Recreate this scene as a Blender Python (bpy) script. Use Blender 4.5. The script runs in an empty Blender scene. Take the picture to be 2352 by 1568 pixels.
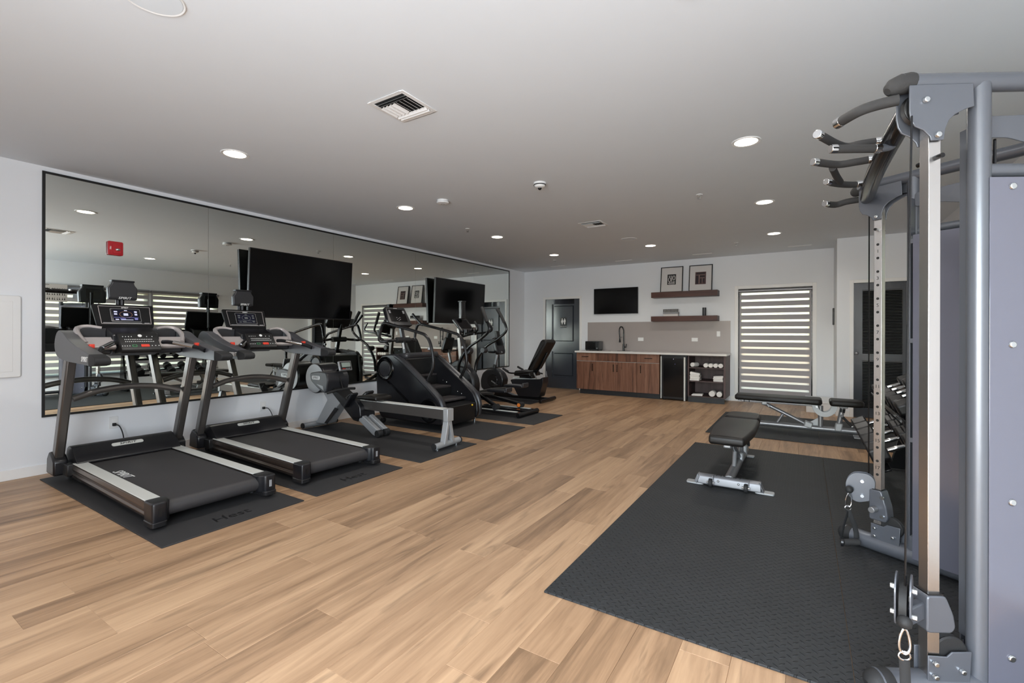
import bpy, bmesh, math, random
from mathutils import Vector, Matrix

random.seed(7)
SC = bpy.context.scene
COL = SC.collection
R = math.radians

# ------------------------------------------------------------------ camera
YAW, ROLL, FPX, CYPX = R(32.248), R(-0.14), 1065.35, 765.68
_right = Vector((math.cos(YAW), math.sin(YAW), 0)); _up = Vector((0, 0, 1)); _fwd = Vector((-math.sin(YAW), math.cos(YAW), 0))
_r = _right * math.cos(ROLL) - _up * math.sin(ROLL); _u = _right * math.sin(ROLL) + _up * math.cos(ROLL)
cam_data = bpy.data.cameras.new('camera'); cam = bpy.data.objects.new('camera', cam_data); COL.objects.link(cam)
cam_data.sensor_fit = 'HORIZONTAL'; cam_data.sensor_width = 36.0; cam_data.lens = FPX / 2352 * 36.0
cam_data.shift_y = -(784 - CYPX) / 2352
cam_data.clip_start = 0.05; cam_data.clip_end = 200
M4 = Matrix.Identity(4)
for i in range(3):
    M4[i][0] = _r[i]; M4[i][1] = _u[i]; M4[i][2] = -_fwd[i]
M4[0][3], M4[1][3], M4[2][3] = 5.734, 0.0, 1.261
cam.matrix_world = M4
SC.camera = cam

# ------------------------------------------------------------------ world, added fill light, exposure
SC.view_settings.view_transform = 'Standard'; SC.view_settings.look = 'None'
SC.view_settings.gamma = 1.0; SC.view_settings.use_curve_mapping = False
SC.view_settings.exposure = 0.2
SC.cycles.use_denoising = True
SC.cycles.max_bounces = 8; SC.cycles.diffuse_bounces = 4; SC.cycles.glossy_bounces = 5; SC.cycles.transparent_max_bounces = 12
SC.cycles.caustics_reflective = False; SC.cycles.caustics_refractive = False
SC.cycles.sample_clamp_indirect = 6.0
world = bpy.data.worlds.new('sky'); SC.world = world; world.use_nodes = True
wn = world.node_tree.nodes; wl = world.node_tree.links
bg = wn['Background']; sky = wn.new('ShaderNodeTexSky')
try:
    sky.sky_type = 'NISHITA'; sky.sun_disc = False; sky.sun_elevation = R(42); sky.sun_rotation = R(200)
except Exception:
    pass
wl.new(sky.outputs['Color'], bg.inputs['Color']); bg.inputs['Strength'].default_value = 1.1

def area_light(name, loc, rot, sx, sy, power, color):
    l = bpy.data.lights.new(name, 'AREA'); l.shape = 'RECTANGLE'; l.size = sx; l.size_y = sy; l.energy = power; l.color = color
    o = bpy.data.objects.new(name, l); o.location = loc; o.rotation_euler = rot; COL.objects.link(o); return o
# added unseen fill light behind the camera, standing in for bounce flash
FILL_POWER = 212
area_light('added_flash_fill', (5.55, -1.42, 1.30), (R(90), 0, 0), 2.9, 2.2, FILL_POWER, (0.845, 0.925, 1.0))
LAMP_POWER = 7.0

# ------------------------------------------------------------------ materials
def lin(h):
    h = h.lstrip('#'); out = []
    for i in (0, 2, 4):
        v = int(h[i:i+2], 16) / 255; out.append(v / 12.92 if v <= .04045 else ((v + .055) / 1.055) ** 2.4)
    return (*out, 1)
MATS = {}
def mat(name, col, rough=.5, metal=0.0, spec=.5, bump=0.0, bscale=200, var=0.0, vscale=3.0, coat=0.0, emit=None, estr=0.0, stretch=None):
    m = bpy.data.materials.new(name); m.use_nodes = True; nt = m.node_tree; b = nt.nodes['Principled BSDF']
    c = lin(col) if isinstance(col, str) else (*col, 1)
    b.inputs['Base Color'].default_value = c; b.inputs['Roughness'].default_value = rough; b.inputs['Metallic'].default_value = metal
    b.inputs['Specular IOR Level'].default_value = spec
    if coat: b.inputs['Coat Weight'].default_value = coat; b.inputs['Coat Roughness'].default_value = .1
    tc = nt.nodes.new('ShaderNodeTexCoord'); src = tc.outputs['Object']
    if stretch:
        mp = nt.nodes.new('ShaderNodeMapping'); mp.inputs['Scale'].default_value = stretch; nt.links.new(src, mp.inputs['Vector']); src = mp.outputs['Vector']
    if var:
        n = nt.nodes.new('ShaderNodeTexNoise'); n.inputs['Scale'].default_value = vscale; n.inputs['Detail'].default_value = 4; nt.links.new(src, n.inputs['Vector'])
        mx = nt.nodes.new('ShaderNodeMix'); mx.data_type = 'RGBA'
        mx.inputs[6].default_value = tuple(x * (1 - var) for x in c[:3]) + (1,); mx.inputs[7].default_value = tuple(min(1, x * (1 + var)) for x in c[:3]) + (1,)
        nt.links.new(n.outputs['Fac'], mx.inputs[0]); nt.links.new(mx.outputs[2], b.inputs['Base Color'])
    if bump:
        n2 = nt.nodes.new('ShaderNodeTexNoise'); n2.inputs['Scale'].default_value = bscale; nt.links.new(src, n2.inputs['Vector'])
        bp = nt.nodes.new('ShaderNodeBump'); bp.inputs['Strength'].default_value = bump; bp.inputs['Distance'].default_value = .002
        nt.links.new(n2.outputs['Fac'], bp.inputs['Height']); nt.links.new(bp.outputs['Normal'], b.inputs['Normal'])
    if emit:
        b.inputs['Emission Color'].default_value = lin(emit) if isinstance(emit, str) else (*emit, 1); b.inputs['Emission Strength'].default_value = estr
    MATS[name] = m; return m
wall_m = mat('wall paint', '#e9ebee', .75, bump=.08, bscale=90, var=.015)
ceil_m = mat('ceiling paint', '#dfe4e9', .9, bump=.08, bscale=70, var=.015)
trim_m = mat('trim paint', '#eeedeb', .45, var=.01)
white_p = mat('white plastic', '#e9e9e8', .4, var=.01)
cool_p = mat('speaker grille', '#dfe6ec', .6, var=.01)
black_p = mat('black plastic', '#121213', .4, var=.1, bump=.05, bscale=500)
black_s = mat('satin black plastic', '#17171a', .3, var=.1)
black_m = mat('matte black plastic', '#0d0d0f', .55, spec=.2, var=.1)
dark_g = mat('dark grey plastic', '#2a2a2d', .36, var=.06)
black_steel = mat('black painted steel', '#0f0f11', .22, metal=.2, var=.1)
arm_m = mat('grey arm plastic', '#4b4b4f', .38, var=.05)
gunmetal = mat('gunmetal paint', '#696562', .28, metal=.7, var=.05)
bronze = mat('bronze grey rail paint', '#6b5f58', .22, metal=.85, var=.04)
dark_frame = mat('dark metallic frame paint', '#2c2b2c', .24, metal=.5, var=.06)
silver_p = mat('silver painted plastic', '#b0a9a7', .42, metal=.25, var=.03)
alu = mat('brushed aluminium', '#d6d7d2', .5, metal=.25, var=.03, bump=.1, bscale=300, stretch=(1, 60, 60))
silver = mat('silver frame paint', '#8f8f91', .36, metal=.6, var=.03)
bench_silver = mat('bench silver paint', '#77777a', .42, metal=.4, var=.04)
light_grey = mat('light grey frame paint', '#a2a3a4', .42, metal=.3, var=.03)
chrome = mat('polished chrome', '#dcdcdc', .12, metal=1.0, var=.02)
zinc = mat('zinc bolt', '#d8dcde', .2, metal=1.0, var=.05)
steel_b = mat('brushed stainless post', '#cfccca', .26, metal=1.0, var=.03, bump=.15, bscale=80, stretch=(40, 40, 1))
blue_grey = mat('blue grey powder coat', '#595c63', .34, metal=.3, spec=.6, var=.03, coat=.15)
shroud_m = mat('pale shroud panel', '#6c6d7a', .14, metal=.35, spec=.6, var=.02, coat=.2)
vinyl = mat('black vinyl', '#151210', .46, spec=.35, bump=.25, bscale=350, var=.06)
foam = mat('black foam grip', '#2b2a2a', .8, bump=.3, bscale=600, var=.06)
rubber = mat('black rubber', '#1a1a1b', .7, bump=.2, bscale=300, var=.1)
belt_m = mat('running belt', '#343233', .5, bump=.25, bscale=900, var=.06)
black_gl = mat('gloss black glass', '#08080a', .12, spec=.5, var=.05)
tv_m = mat('television screen', '#060607', .13, spec=.32, var=.03)
red_p = mat('red plastic', '#e0402c', .35, var=.04)
alarm_red = mat('alarm red', '#b5121f', .35, var=.05)
green_p = mat('green print', '#3e8a57', .5, var=.05)
orange_p = mat('orange label', '#e07a2c', .5, var=.05)
print_w = mat('white print', '#f0f0ee', .5, var=.01)
print_k = mat('black print', '#141414', .5, var=.05)
grey_print = mat('grey print', '#8a8a8c', .5, var=.05)
lcd_m = mat('grey lcd', '#8e9a92', .25, var=.08, vscale=60)
yellow_p = mat('yellow dot', '#e0b92c', .4, var=.05)
cord_m = mat('black cord', '#121214', .5, var=.1)
door_m = mat('charcoal door paint', '#33373e', .22, spec=.55, var=.04, coat=.2)
kick_m = mat('toe kick laminate', '#1b1d20', .5, var=.1)
quartz = mat('white quartz', '#d9d6d2', .25, var=.03, vscale=12)
splash_m = mat('greige tile', '#a59c98', .3, var=.03, vscale=5)
towel_m = mat('white terry', '#e9e6e2', .95, bump=.7, bscale=400, var=.02)
blind_m = mat('grey blind fabric', '#aaa7a9', .85, bump=.3, bscale=700, var=.03)
rail_m = mat('blind headrail', '#8d8d91', .35, metal=.6, var=.03)
paper = mat('white mat board', '#d8d4d1', .8, var=.01)
frame_k = mat('black picture frame', '#0e0e0f', .35, var=.1)
bolt_hole = mat('dark hole', '#0a0806', .6, var=.1)
tread_m = mat('step tread', '#3a3637', .65, bump=.4, bscale=250, var=.08)
joint_m = mat('plank joint', '#5b4633', .8, var=.1)
brick_out = mat('outdoor tan masonry', '#d9a26f', .9, var=.25, vscale=6)
ground_out = mat('outdoor paving', '#c9b9a4', .9, var=.1)

def emission_mat(name, col, s):
    m = bpy.data.materials.new(name); m.use_nodes = True; nt = m.node_tree; nt.nodes.clear()
    e = nt.nodes.new('ShaderNodeEmission'); o = nt.nodes.new('ShaderNodeOutputMaterial'); e.inputs['Color'].default_value = lin(col); e.inputs['Strength'].default_value = s
    nt.links.new(e.outputs[0], o.inputs[0]); return m
lamp_m = emission_mat('lamp diffuser', '#fff1dc', 9.0)
ui_white = emission_mat('screen white', '#cfd0e8', 1.0)
ui_blue = emission_mat('screen violet', '#8f8fd0', .8)
ui_grey = emission_mat('screen grey', '#8d9090', .35)
ui_gold = emission_mat('screen gold', '#a07a62', .5)
ui_dim = emission_mat('screen glow', '#2b2b3a', .5)

def mirror_mat():
    m = bpy.data.materials.new('silvered mirror'); m.use_nodes = True; b = m.node_tree.nodes['Principled BSDF']
    b.inputs['Base Color'].default_value = (.91, .955, .915, 1); b.inputs['Metallic'].default_value = 1; b.inputs['Roughness'].default_value = .006
    return m
mirror_m = mirror_mat()
def glass_mat():
    m = bpy.data.materials.new('clear window glass'); m.use_nodes = True; nt = m.node_tree; nt.nodes.clear()
    t = nt.nodes.new('ShaderNodeBsdfTransparent'); g = nt.nodes.new('ShaderNodeBsdfGlossy'); g.inputs['Roughness'].default_value = .02
    f = nt.nodes.new('ShaderNodeFresnel'); f.inputs['IOR'].default_value = 1.45; mx = nt.nodes.new('ShaderNodeMixShader'); o = nt.nodes.new('ShaderNodeOutputMaterial')
    t.inputs['Color'].default_value = (.95, .97, .96, 1)
    nt.links.new(f.outputs[0], mx.inputs[0]); nt.links.new(t.outputs[0], mx.inputs[1]); nt.links.new(g.outputs[0], mx.inputs[2]); nt.links.new(mx.outputs[0], o.inputs[0]); return m
glass_m = glass_mat()
def sheer_mat():
    m = bpy.data.materials.new('sheer blind fabric'); m.use_nodes = True; nt = m.node_tree; nt.nodes.clear()
    t = nt.nodes.new('ShaderNodeBsdfTransparent'); t.inputs['Color'].default_value = (1, .93, .80, 1)
    d = nt.nodes.new('ShaderNodeBsdfTranslucent'); d.inputs['Color'].default_value = (1, .92, .77, 1)
    mx = nt.nodes.new('ShaderNodeMixShader'); mx.inputs[0].default_value = .62; o = nt.nodes.new('ShaderNodeOutputMaterial')
    nt.links.new(t.outputs[0], mx.inputs[1]); nt.links.new(d.outputs[0], mx.inputs[2]); nt.links.new(mx.outputs[0], o.inputs[0]); return m
sheer_m = sheer_mat()

def wood_mat(name, dark, mid, light, along, scale=1.0, rough=.45, rnd=True, streak=.6):
    """procedural grain running along one world axis, shifted at random per object"""
    m = bpy.data.materials.new(name); m.use_nodes = True; nt = m.node_tree; N = nt.nodes; Lk = nt.links; b = N['Principled BSDF']
    geo = N.new('ShaderNodeNewGeometry'); oi = N.new('ShaderNodeObjectInfo')
    ml = N.new('ShaderNodeVectorMath'); ml.operation = 'SCALE'; ml.inputs[0].default_value = (37.1, 53.7, 11.3)
    Lk.new(oi.outputs['Random'], ml.inputs['Scale'])
    ad = N.new('ShaderNodeVectorMath'); ad.operation = 'ADD'; Lk.new(geo.outputs['Position'], ad.inputs[0]); Lk.new(ml.outputs[0], ad.inputs[1])
    st = {'x': (.55, 9, 9), 'y': (9, .55, 9), 'z': (9, 9, .55)}[along]
    mp = N.new('ShaderNodeMapping'); mp.inputs['Scale'].default_value = tuple(s * scale for s in st); Lk.new(ad.outputs[0], mp.inputs['Vector'])
    n1 = N.new('ShaderNodeTexNoise'); n1.inputs['Scale'].default_value = 1.0; n1.inputs['Detail'].default_value = 7; n1.inputs['Roughness'].default_value = .62; n1.inputs['Distortion'].default_value = .9
    Lk.new(mp.outputs[0], n1.inputs['Vector'])
    n2 = N.new('ShaderNodeTexNoise'); n2.inputs['Scale'].default_value = 9.0; n2.inputs['Detail'].default_value = 3; Lk.new(mp.outputs[0], n2.inputs['Vector'])
    mix = N.new('ShaderNodeMath'); mix.operation = 'MULTIPLY_ADD'; mix.inputs[1].default_value = .22; Lk.new(n2.outputs['Fac'], mix.inputs[0]); Lk.new(n1.outputs['Fac'], mix.inputs[2])
    off = N.new('ShaderNodeMath'); off.operation = 'MULTIPLY_ADD'; off.inputs[1].default_value = .25 if rnd else 0.0; Lk.new(oi.outputs['Random'], off.inputs[0]); Lk.new(mix.outputs[0], off.inputs[2])
    rp = N.new('ShaderNodeValToRGB'); rp.color_ramp.elements[0].position = .46; rp.color_ramp.elements[0].color = lin(dark)
    rp.color_ramp.elements[1].position = .97; rp.color_ramp.elements[1].color = lin(light)
    e = rp.color_ramp.elements.new(.66); e.color = lin(mid)
    Lk.new(off.outputs[0], rp.inputs['Fac'])
    mp3 = N.new('ShaderNodeMapping'); mp3.inputs['Scale'].default_value = tuple(s * scale for s in {'x': (1.5, 13, 13), 'y': (13, 1.5, 13), 'z': (13, 13, 1.5)}[along]); Lk.new(ad.outputs[0], mp3.inputs['Vector'])
    n3 = N.new('ShaderNodeTexNoise'); n3.inputs['Scale'].default_value = 1.0; n3.inputs['Detail'].default_value = 5; n3.inputs['Distortion'].default_value = 1.2; Lk.new(mp3.outputs[0], n3.inputs['Vector'])
    mr = N.new('ShaderNodeMapRange'); mr.inputs[1].default_value = .57; mr.inputs[2].default_value = .74; mr.inputs[3].default_value = 0; mr.inputs[4].default_value = streak; Lk.new(n3.outputs['Fac'], mr.inputs[0])
    mk = N.new('ShaderNodeMix'); mk.data_type = 'RGBA'; Lk.new(mr.outputs[0], mk.inputs[0]); Lk.new(rp.outputs['Color'], mk.inputs[6]); mk.inputs[7].default_value = tuple(x * .62 for x in lin(dark)[:3]) + (1,)
    Lk.new(mk.outputs[2], b.inputs['Base Color'])
    b.inputs['Roughness'].default_value = rough; b.inputs['Specular IOR Level'].default_value = .4
    bp = N.new('ShaderNodeBump'); bp.inputs['Strength'].default_value = .08; bp.inputs['Distance'].default_value = .002; Lk.new(n2.outputs['Fac'], bp.inputs['Height']); Lk.new(bp.outputs['Normal'], b.inputs['Normal'])
    return m
plank_m = wood_mat('light oak plank', '#7b6048', '#a07f61', '#c09d7b', 'y', 1.0, .42)
walnut = wood_mat('walnut veneer', '#3a241b', '#6e4a38', '#8a6450', 'z', 1.3, .42, rnd=True)
shelf_wood = wood_mat('dark walnut shelf', '#2e1a15', '#4b2d25', '#5f3b30', 'x', 1.2, .45, rnd=True)
cab_dark = wood_mat('dark cabinet interior', '#2a1d1b', '#43322f', '#544140', 'z', 1.2, .5, rnd=True)

def tread_mat(name, base, s=.030, strength=1.0):
    """rubber with a raised lozenge (checker plate) relief"""
    m = bpy.data.materials.new(name); m.use_nodes = True; nt = m.node_tree; N = nt.nodes; Lk = nt.links; b = N['Principled BSDF']
    b.inputs['Roughness'].default_value = .62; b.inputs['Specular IOR Level'].default_value = .35
    geo = N.new('ShaderNodeNewGeometry'); sep = N.new('ShaderNodeSeparateXYZ'); Lk.new(geo.outputs['Position'], sep.inputs[0])
    def mth(op, a, c=None):
        n = N.new('ShaderNodeMath'); n.operation = op
        for i, v in enumerate((a, c)):
            if v is None: continue
            if isinstance(v, (int, float)): n.inputs[i].default_value = v
            else: Lk.new(v, n.inputs[i])
        return n.outputs[0]
    k = 1 / (s * math.sqrt(2))
    p = mth('MULTIPLY', mth('ADD', sep.outputs['X'], sep.outputs['Y']), k); q = mth('MULTIPLY', mth('SUBTRACT', sep.outputs['X'], sep.outputs['Y']), k)
    fp, fq = mth('FLOOR', p), mth('FLOOR', q)
    par = mth('FLOORED_MODULO', mth('ADD', fp, fq), 2.0)
    lp = mth('SUBTRACT', mth('SUBTRACT', p, fp), .5); lq = mth('SUBTRACT', mth('SUBTRACT', q, fq), .5)
    def ell(a, c): return mth('ADD', mth('POWER', mth('DIVIDE', a, .46), 2.0), mth('POWER', mth('DIVIDE', c, .13), 2.0))
    e1, e2 = ell(lp, lq), ell(lq, lp)
    mx = N.new('ShaderNodeMix'); Lk.new(par, mx.inputs[0]); Lk.new(e1, mx.inputs[2]); Lk.new(e2, mx.inputs[3])
    h = mth('MAXIMUM', mth('SUBTRACT', 1.0, mx.outputs[0]), 0.0)
    nz = N.new('ShaderNodeTexNoise'); nz.inputs['Scale'].default_value = 4; Lk.new(geo.outputs['Position'], nz.inputs['Vector'])
    mc = N.new('ShaderNodeMix'); mc.data_type = 'RGBA'; c = lin(base)
    mc.inputs[6].default_value = tuple(x * .85 for x in c[:3]) + (1,); mc.inputs[7].default_value = tuple(x * 1.18 for x in c[:3]) + (1,); Lk.new(nz.outputs['Fac'], mc.inputs[0]); Lk.new(mc.outputs[2], b.inputs['Base Color'])
    bp = N.new('ShaderNodeBump'); bp.inputs['Strength'].default_value = strength; bp.inputs['Distance'].default_value = .006; Lk.new(h, bp.inputs['Height']); Lk.new(bp.outputs['Normal'], b.inputs['Normal'])
    return m
bigmat_m = tread_mat('checker plate rubber', '#2b2c2d')
mat_m = mat('smooth rubber mat', '#272627', .66, bump=.15, bscale=150, var=.14, vscale=5)

# ------------------------------------------------------------------ mesh helpers
class MB:
    def __init__(s): s.v = []; s.f = []
    def add(s, vs, fs):
        o = len(s.v); s.v += [Vector(v) for v in vs]; s.f += [tuple(i + o for i in f) for f in fs]; return s
    def box(s, a, b):
        x0, y0, z0 = a; x1, y1, z1 = b
        return s.add([(x0,y0,z0),(x1,y0,z0),(x1,y1,z0),(x0,y1,z0),(x0,y0,z1),(x1,y0,z1),(x1,y1,z1),(x0,y1,z1)],
                     [(0,3,2,1),(4,5,6,7),(0,1,5,4),(1,2,6,5),(2,3,7,6),(3,0,4,7)])
    def obox(s, c, ex, ey, ez):
        """oriented box: centre and three half-extent vectors"""
        c, ex, ey, ez = map(Vector, (c, ex, ey, ez)); vs = []
        for z in (-1, 1):
            for x, y in ((-1,-1),(1,-1),(1,1),(-1,1)): vs.append(c + ex*x + ey*y + ez*z)
        return s.add(vs, [(0,3,2,1),(4,5,6,7),(0,1,5,4),(1,2,6,5),(2,3,7,6),(3,0,4,7)])
    def bar(s, p0, p1, w, h, up=(0, 0, 1)):
        """rectangular bar from p0 to p1, w across, h along the up side"""
        p0, p1 = Vector(p0), Vector(p1); d = (p1 - p0); L = d.length; d.normalize(); u = Vector(up)
        sd = d.cross(u); sd.normalize(); u = sd.cross(d)
        return s.obox((p0 + p1) / 2, d * L / 2, sd * w / 2, u * h / 2)
    def cyl(s, p0, p1, r, r2=None, n=16):
        p0, p1 = Vector(p0), Vector(p1); r2 = r if r2 is None else r2
        return s.loft([p0, p1], [r, r2], n)
    def frames(s, pts):
        fr = []; t0 = (pts[1] - pts[0]).normalized(); ref = Vector((0, 0, 1)) if abs(t0.z) < .9 else Vector((1, 0, 0))
        nrm = (ref - t0 * ref.dot(t0)).normalized()
        for i, p in enumerate(pts):
            t = (pts[min(i+1, len(pts)-1)] - pts[max(i-1, 0)]).normalized()
            nrm = nrm - t * nrm.dot(t)
            nrm.normalize(); fr.append((nrm.copy(), t.cross(nrm)))
        return fr
    def loft(s, pts, rads, n=10, caps=True, flat=1.0):
        pts = [Vector(p) for p in pts]; fr = s.frames(pts); vs = []; fs = []
        for p, r, (a, b) in zip(pts, rads, fr):
            for k in range(n):
                t = 2 * math.pi * k / n; vs.append(p + a * (math.cos(t) * r) + b * (math.sin(t) * r * flat))
        for i in range(len(pts) - 1):
            for k in range(n): fs.append((i*n+k, i*n+(k+1) % n, (i+1)*n+(k+1) % n, (i+1)*n+k))
        if caps: fs.append(tuple(reversed(range(n)))); fs.append(tuple((len(pts)-1)*n + k for k in range(n)))
        return s.add(vs, fs)
    def tube(s, pts, r, n=10, sub=5, flat=1.0, caps=True):
        pts = [Vector(p) for p in pts]; rr = r if isinstance(r, (list, tuple)) else [r] * len(pts)
        if sub > 1 and len(pts) > 2:
            P = [pts[0] * 2 - pts[1]] + pts + [pts[-1] * 2 - pts[-2]]; out = []; ro = []
            for i in range(1, len(P) - 2):
                for j in range(sub):
                    t = j / sub; a, b, c, d = P[i-1], P[i], P[i+1], P[i+2]
                    out.append(.5 * ((2*b) + (c-a)*t + (2*a-5*b+4*c-d)*t*t + (3*b-a-3*c+d)*t**3)); ro.append(rr[i-1] * (1-t) + rr[i] * t)
            out.append(pts[-1]); ro.append(rr[-1]); pts, rr = out, ro
        return s.loft(pts, rr, n, caps, flat)
    def prism(s, poly, axis, a, b):
        n = len(poly)
        def P(p, q): return {'x': (q, p[0], p[1]), 'y': (p[0], q, p[1]), 'z': (p[0], p[1], q)}[axis]
        return s.add([P(p, a) for p in poly] + [P(p, b) for p in poly],
                     [tuple(range(n)), tuple(reversed(range(n, 2*n)))] + [(i, i+n, (i+1) % n + n, (i+1) % n) for i in range(n)])
    def soft(s, poly, axis, a, b, r, n=4):
        """prism with its long edges rounded over by r"""
        a, b = min(a, b), max(a, b); m = len(poly); pts = [Vector(p) for p in poly]
        area = sum(pts[i].x*pts[(i+1) % m].y - pts[(i+1) % m].x*pts[i].y for i in range(m)); sg = 1 if area > 0 else -1; nr = []
        for i in range(m):
            e0 = (pts[i] - pts[i-1]); e1 = (pts[(i+1) % m] - pts[i]); q = Vector((e0.y, -e0.x)).normalized() + Vector((e1.y, -e1.x)).normalized()
            q.normalize(); nr.append(q * sg)
        rings = []
        for k in range(n + 1): t = math.pi/2*k/n; rings.append((r*(1 - math.sin(t)), a + r*(1 - math.cos(t))))
        rings += [(o, a + b - h) for o, h in reversed(rings)]
        def P(p, q): return {'x': (q, p[0], p[1]), 'y': (p[0], q, p[1]), 'z': (p[0], p[1], q)}[axis]
        vs = [P(pts[i] - nr[i]*o, h) for o, h in rings for i in range(m)]; R_ = len(rings)
        fs = [tuple(range(m)), tuple(reversed(range((R_-1)*m, R_*m)))]
        for j in range(R_ - 1):
            for i in range(m): fs.append((j*m+i, (j+1)*m+i, (j+1)*m+(i+1) % m, j*m+(i+1) % m))
        return s.add(vs, fs)
    def lathe(s, prof, c, axis='z', n=24):
        c = Vector(c); vs = []; fs = []; m = len(prof)
        for k in range(n):
            t = 2 * math.pi * k / n
            for r, h in prof:
                x, y = r * math.cos(t), r * math.sin(t)
                vs.append(c + Vector({'z': (x, y, h), 'x': (h, x, y), 'y': (x, h, y)}[axis]))
        for k in range(n):
            for i in range(m - 1): fs.append((k*m+i, ((k+1) % n)*m+i, ((k+1) % n)*m+i+1, k*m+i+1))
        if prof[0][0] > 1e-6: fs.append(tuple(k*m for k in reversed(range(n))))
        if prof[-1][0] > 1e-6: fs.append(tuple(k*m+m-1 for k in range(n)))
        return s.add(vs, fs)
    def ball(s, c, r, sc=(1, 1, 1), n=14, m=8):
        prof = [(r * math.sin(math.pi * i / m), -r * math.cos(math.pi * i / m)) for i in range(m + 1)]
        prof[0] = (1e-5, -r); prof[-1] = (1e-5, r); o = len(s.v); s.lathe(prof, (0, 0, 0), 'z', n)
        for i in range(o, len(s.v)): v = s.v[i]; s.v[i] = Vector((v.x*sc[0] + c[0], v.y*sc[1] + c[1], v.z*sc[2] + c[2]))
        return s
    def map(s, f): s.v = [Vector(f(*v)) for v in s.v]; return s
    def mesh(s, name, angle=32):
        me = bpy.data.meshes.new(name); bm = bmesh.new()
        vs = [bm.verts.new(v) for v in s.v]
        for f in s.f:
            try: bm.faces.new([vs[i] for i in f])
            except ValueError: pass
        bmesh.ops.remove_doubles(bm, verts=bm.verts, dist=1e-5)
        bmesh.ops.recalc_face_normals(bm, faces=bm.faces); bm.to_mesh(me); bm.free()
        for p in me.polygons: p.use_smooth = True
        me.set_sharp_from_angle(angle=R(angle)); return me
    def build(s, name, m, parent=None, bevel=0.0, seg=2, world=False, angle=32):
        if world and parent is not None:
            inv = (Matrix.Translation(parent.location) @ parent.rotation_euler.to_matrix().to_4x4()).inverted(); s.v = [inv @ v for v in s.v]
        me = s.mesh(name, angle); me.materials.append(m)
        return obj(name, me, parent, bevel, seg)
def obj(name, me, parent=None, bevel=0.0, seg=2):
    o = bpy.data.objects.new(name, me); COL.objects.link(o)
    if parent is not None: o.parent = parent
    if bevel:
        b = o.modifiers.new('bevel', 'BEVEL'); b.width = bevel; b.segments = seg; b.limit_method = 'ANGLE'; b.angle_limit = R(35); b.harden_normals = False
    return o
def fillet(poly, r, n=4):
    out = []; N = len(poly); rs = r if isinstance(r, (list, tuple)) else [r] * N
    for i in range(N):
        p0, p, p1 = Vector(poly[i-1]), Vector(poly[i]), Vector(poly[(i+1) % N]); a = (p0-p); b = (p1-p)
        rr = min(rs[i], a.length*.49, b.length*.49)
        if rr < 1e-5: out.append(tuple(p)); continue
        A = p + a.normalized()*rr; B = p + b.normalized()*rr
        for k in range(n + 1):
            t = k / n; q = A*(1-t)**2 + p*2*t*(1-t) + B*t*t; out.append(tuple(q))
    return out
def rect(x0, y0, x1, y1, r=0.0, n=4):
    p = [(x0, y0), (x1, y0), (x1, y1), (x0, y1)]; return fillet(p, r, n) if r else p
def thing(name, label, cat, loc=(0, 0, 0), rotz=0.0, group=None):
    o = bpy.data.objects.new(name, None); o.empty_display_size = .1; COL.objects.link(o); o.location = loc; o.rotation_euler = (0, 0, rotz)
    return tag(o, label, cat, group)
def tag(o, label, cat, group=None):
    o['label'] = label; o['category'] = cat
    if group: o['group'] = group
    return o
def struct(o, label=None):
    o['kind'] = 'structure'
    if label: o['label'] = label
    return o
def stuff(o): o['kind'] = 'stuff'; return o
def dup(root, loc, rotz, label=None, group=None):
    r = root.copy(); COL.objects.link(r); r.location = loc; r.rotation_euler = (0, 0, rotz)
    if label: r['label'] = label
    if group: r['group'] = group
    for ch in list(root.children):
        c = ch.copy(); COL.objects.link(c); c.parent = r
        for g in list(ch.children):
            d = g.copy(); COL.objects.link(d); d.parent = c
    return r
_TX = {}
def text_obj(name, body, size, m, parent, loc, xdir, ydir, depth=.0012, align='CENTER', shear=0.0, sx=1.0):
    """raised lettering: xdir is the reading direction, ydir the letters' up direction (parent space)"""
    key = (body, size, depth, align, shear, m.name)
    if key not in _TX:
        cu = bpy.data.curves.new('txt', 'FONT'); cu.body = body; cu.size = size; cu.extrude = depth; cu.align_x = align; cu.align_y = 'CENTER'; cu.shear = shear; cu.resolution_u = 2
        t = bpy.data.objects.new('txt', cu); COL.objects.link(t); bpy.context.view_layer.update()
        me = bpy.data.meshes.new_from_object(t.evaluated_get(bpy.context.evaluated_depsgraph_get())); bpy.data.objects.remove(t); bpy.data.curves.remove(cu)
        me.materials.clear(); me.materials.append(m); _TX[key] = me
    o = obj(name, _TX[key], parent)
    x = Vector(xdir).normalized(); y = Vector(ydir); y = (y - x * y.dot(x)).normalized(); z = x.cross(y)
    mt = Matrix.Identity(4)
    for i in range(3): mt[i][0] = x[i]*sx; mt[i][1] = y[i]; mt[i][2] = z[i]; mt[i][3] = loc[i]
    o.matrix_local = mt
    return o

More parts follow.
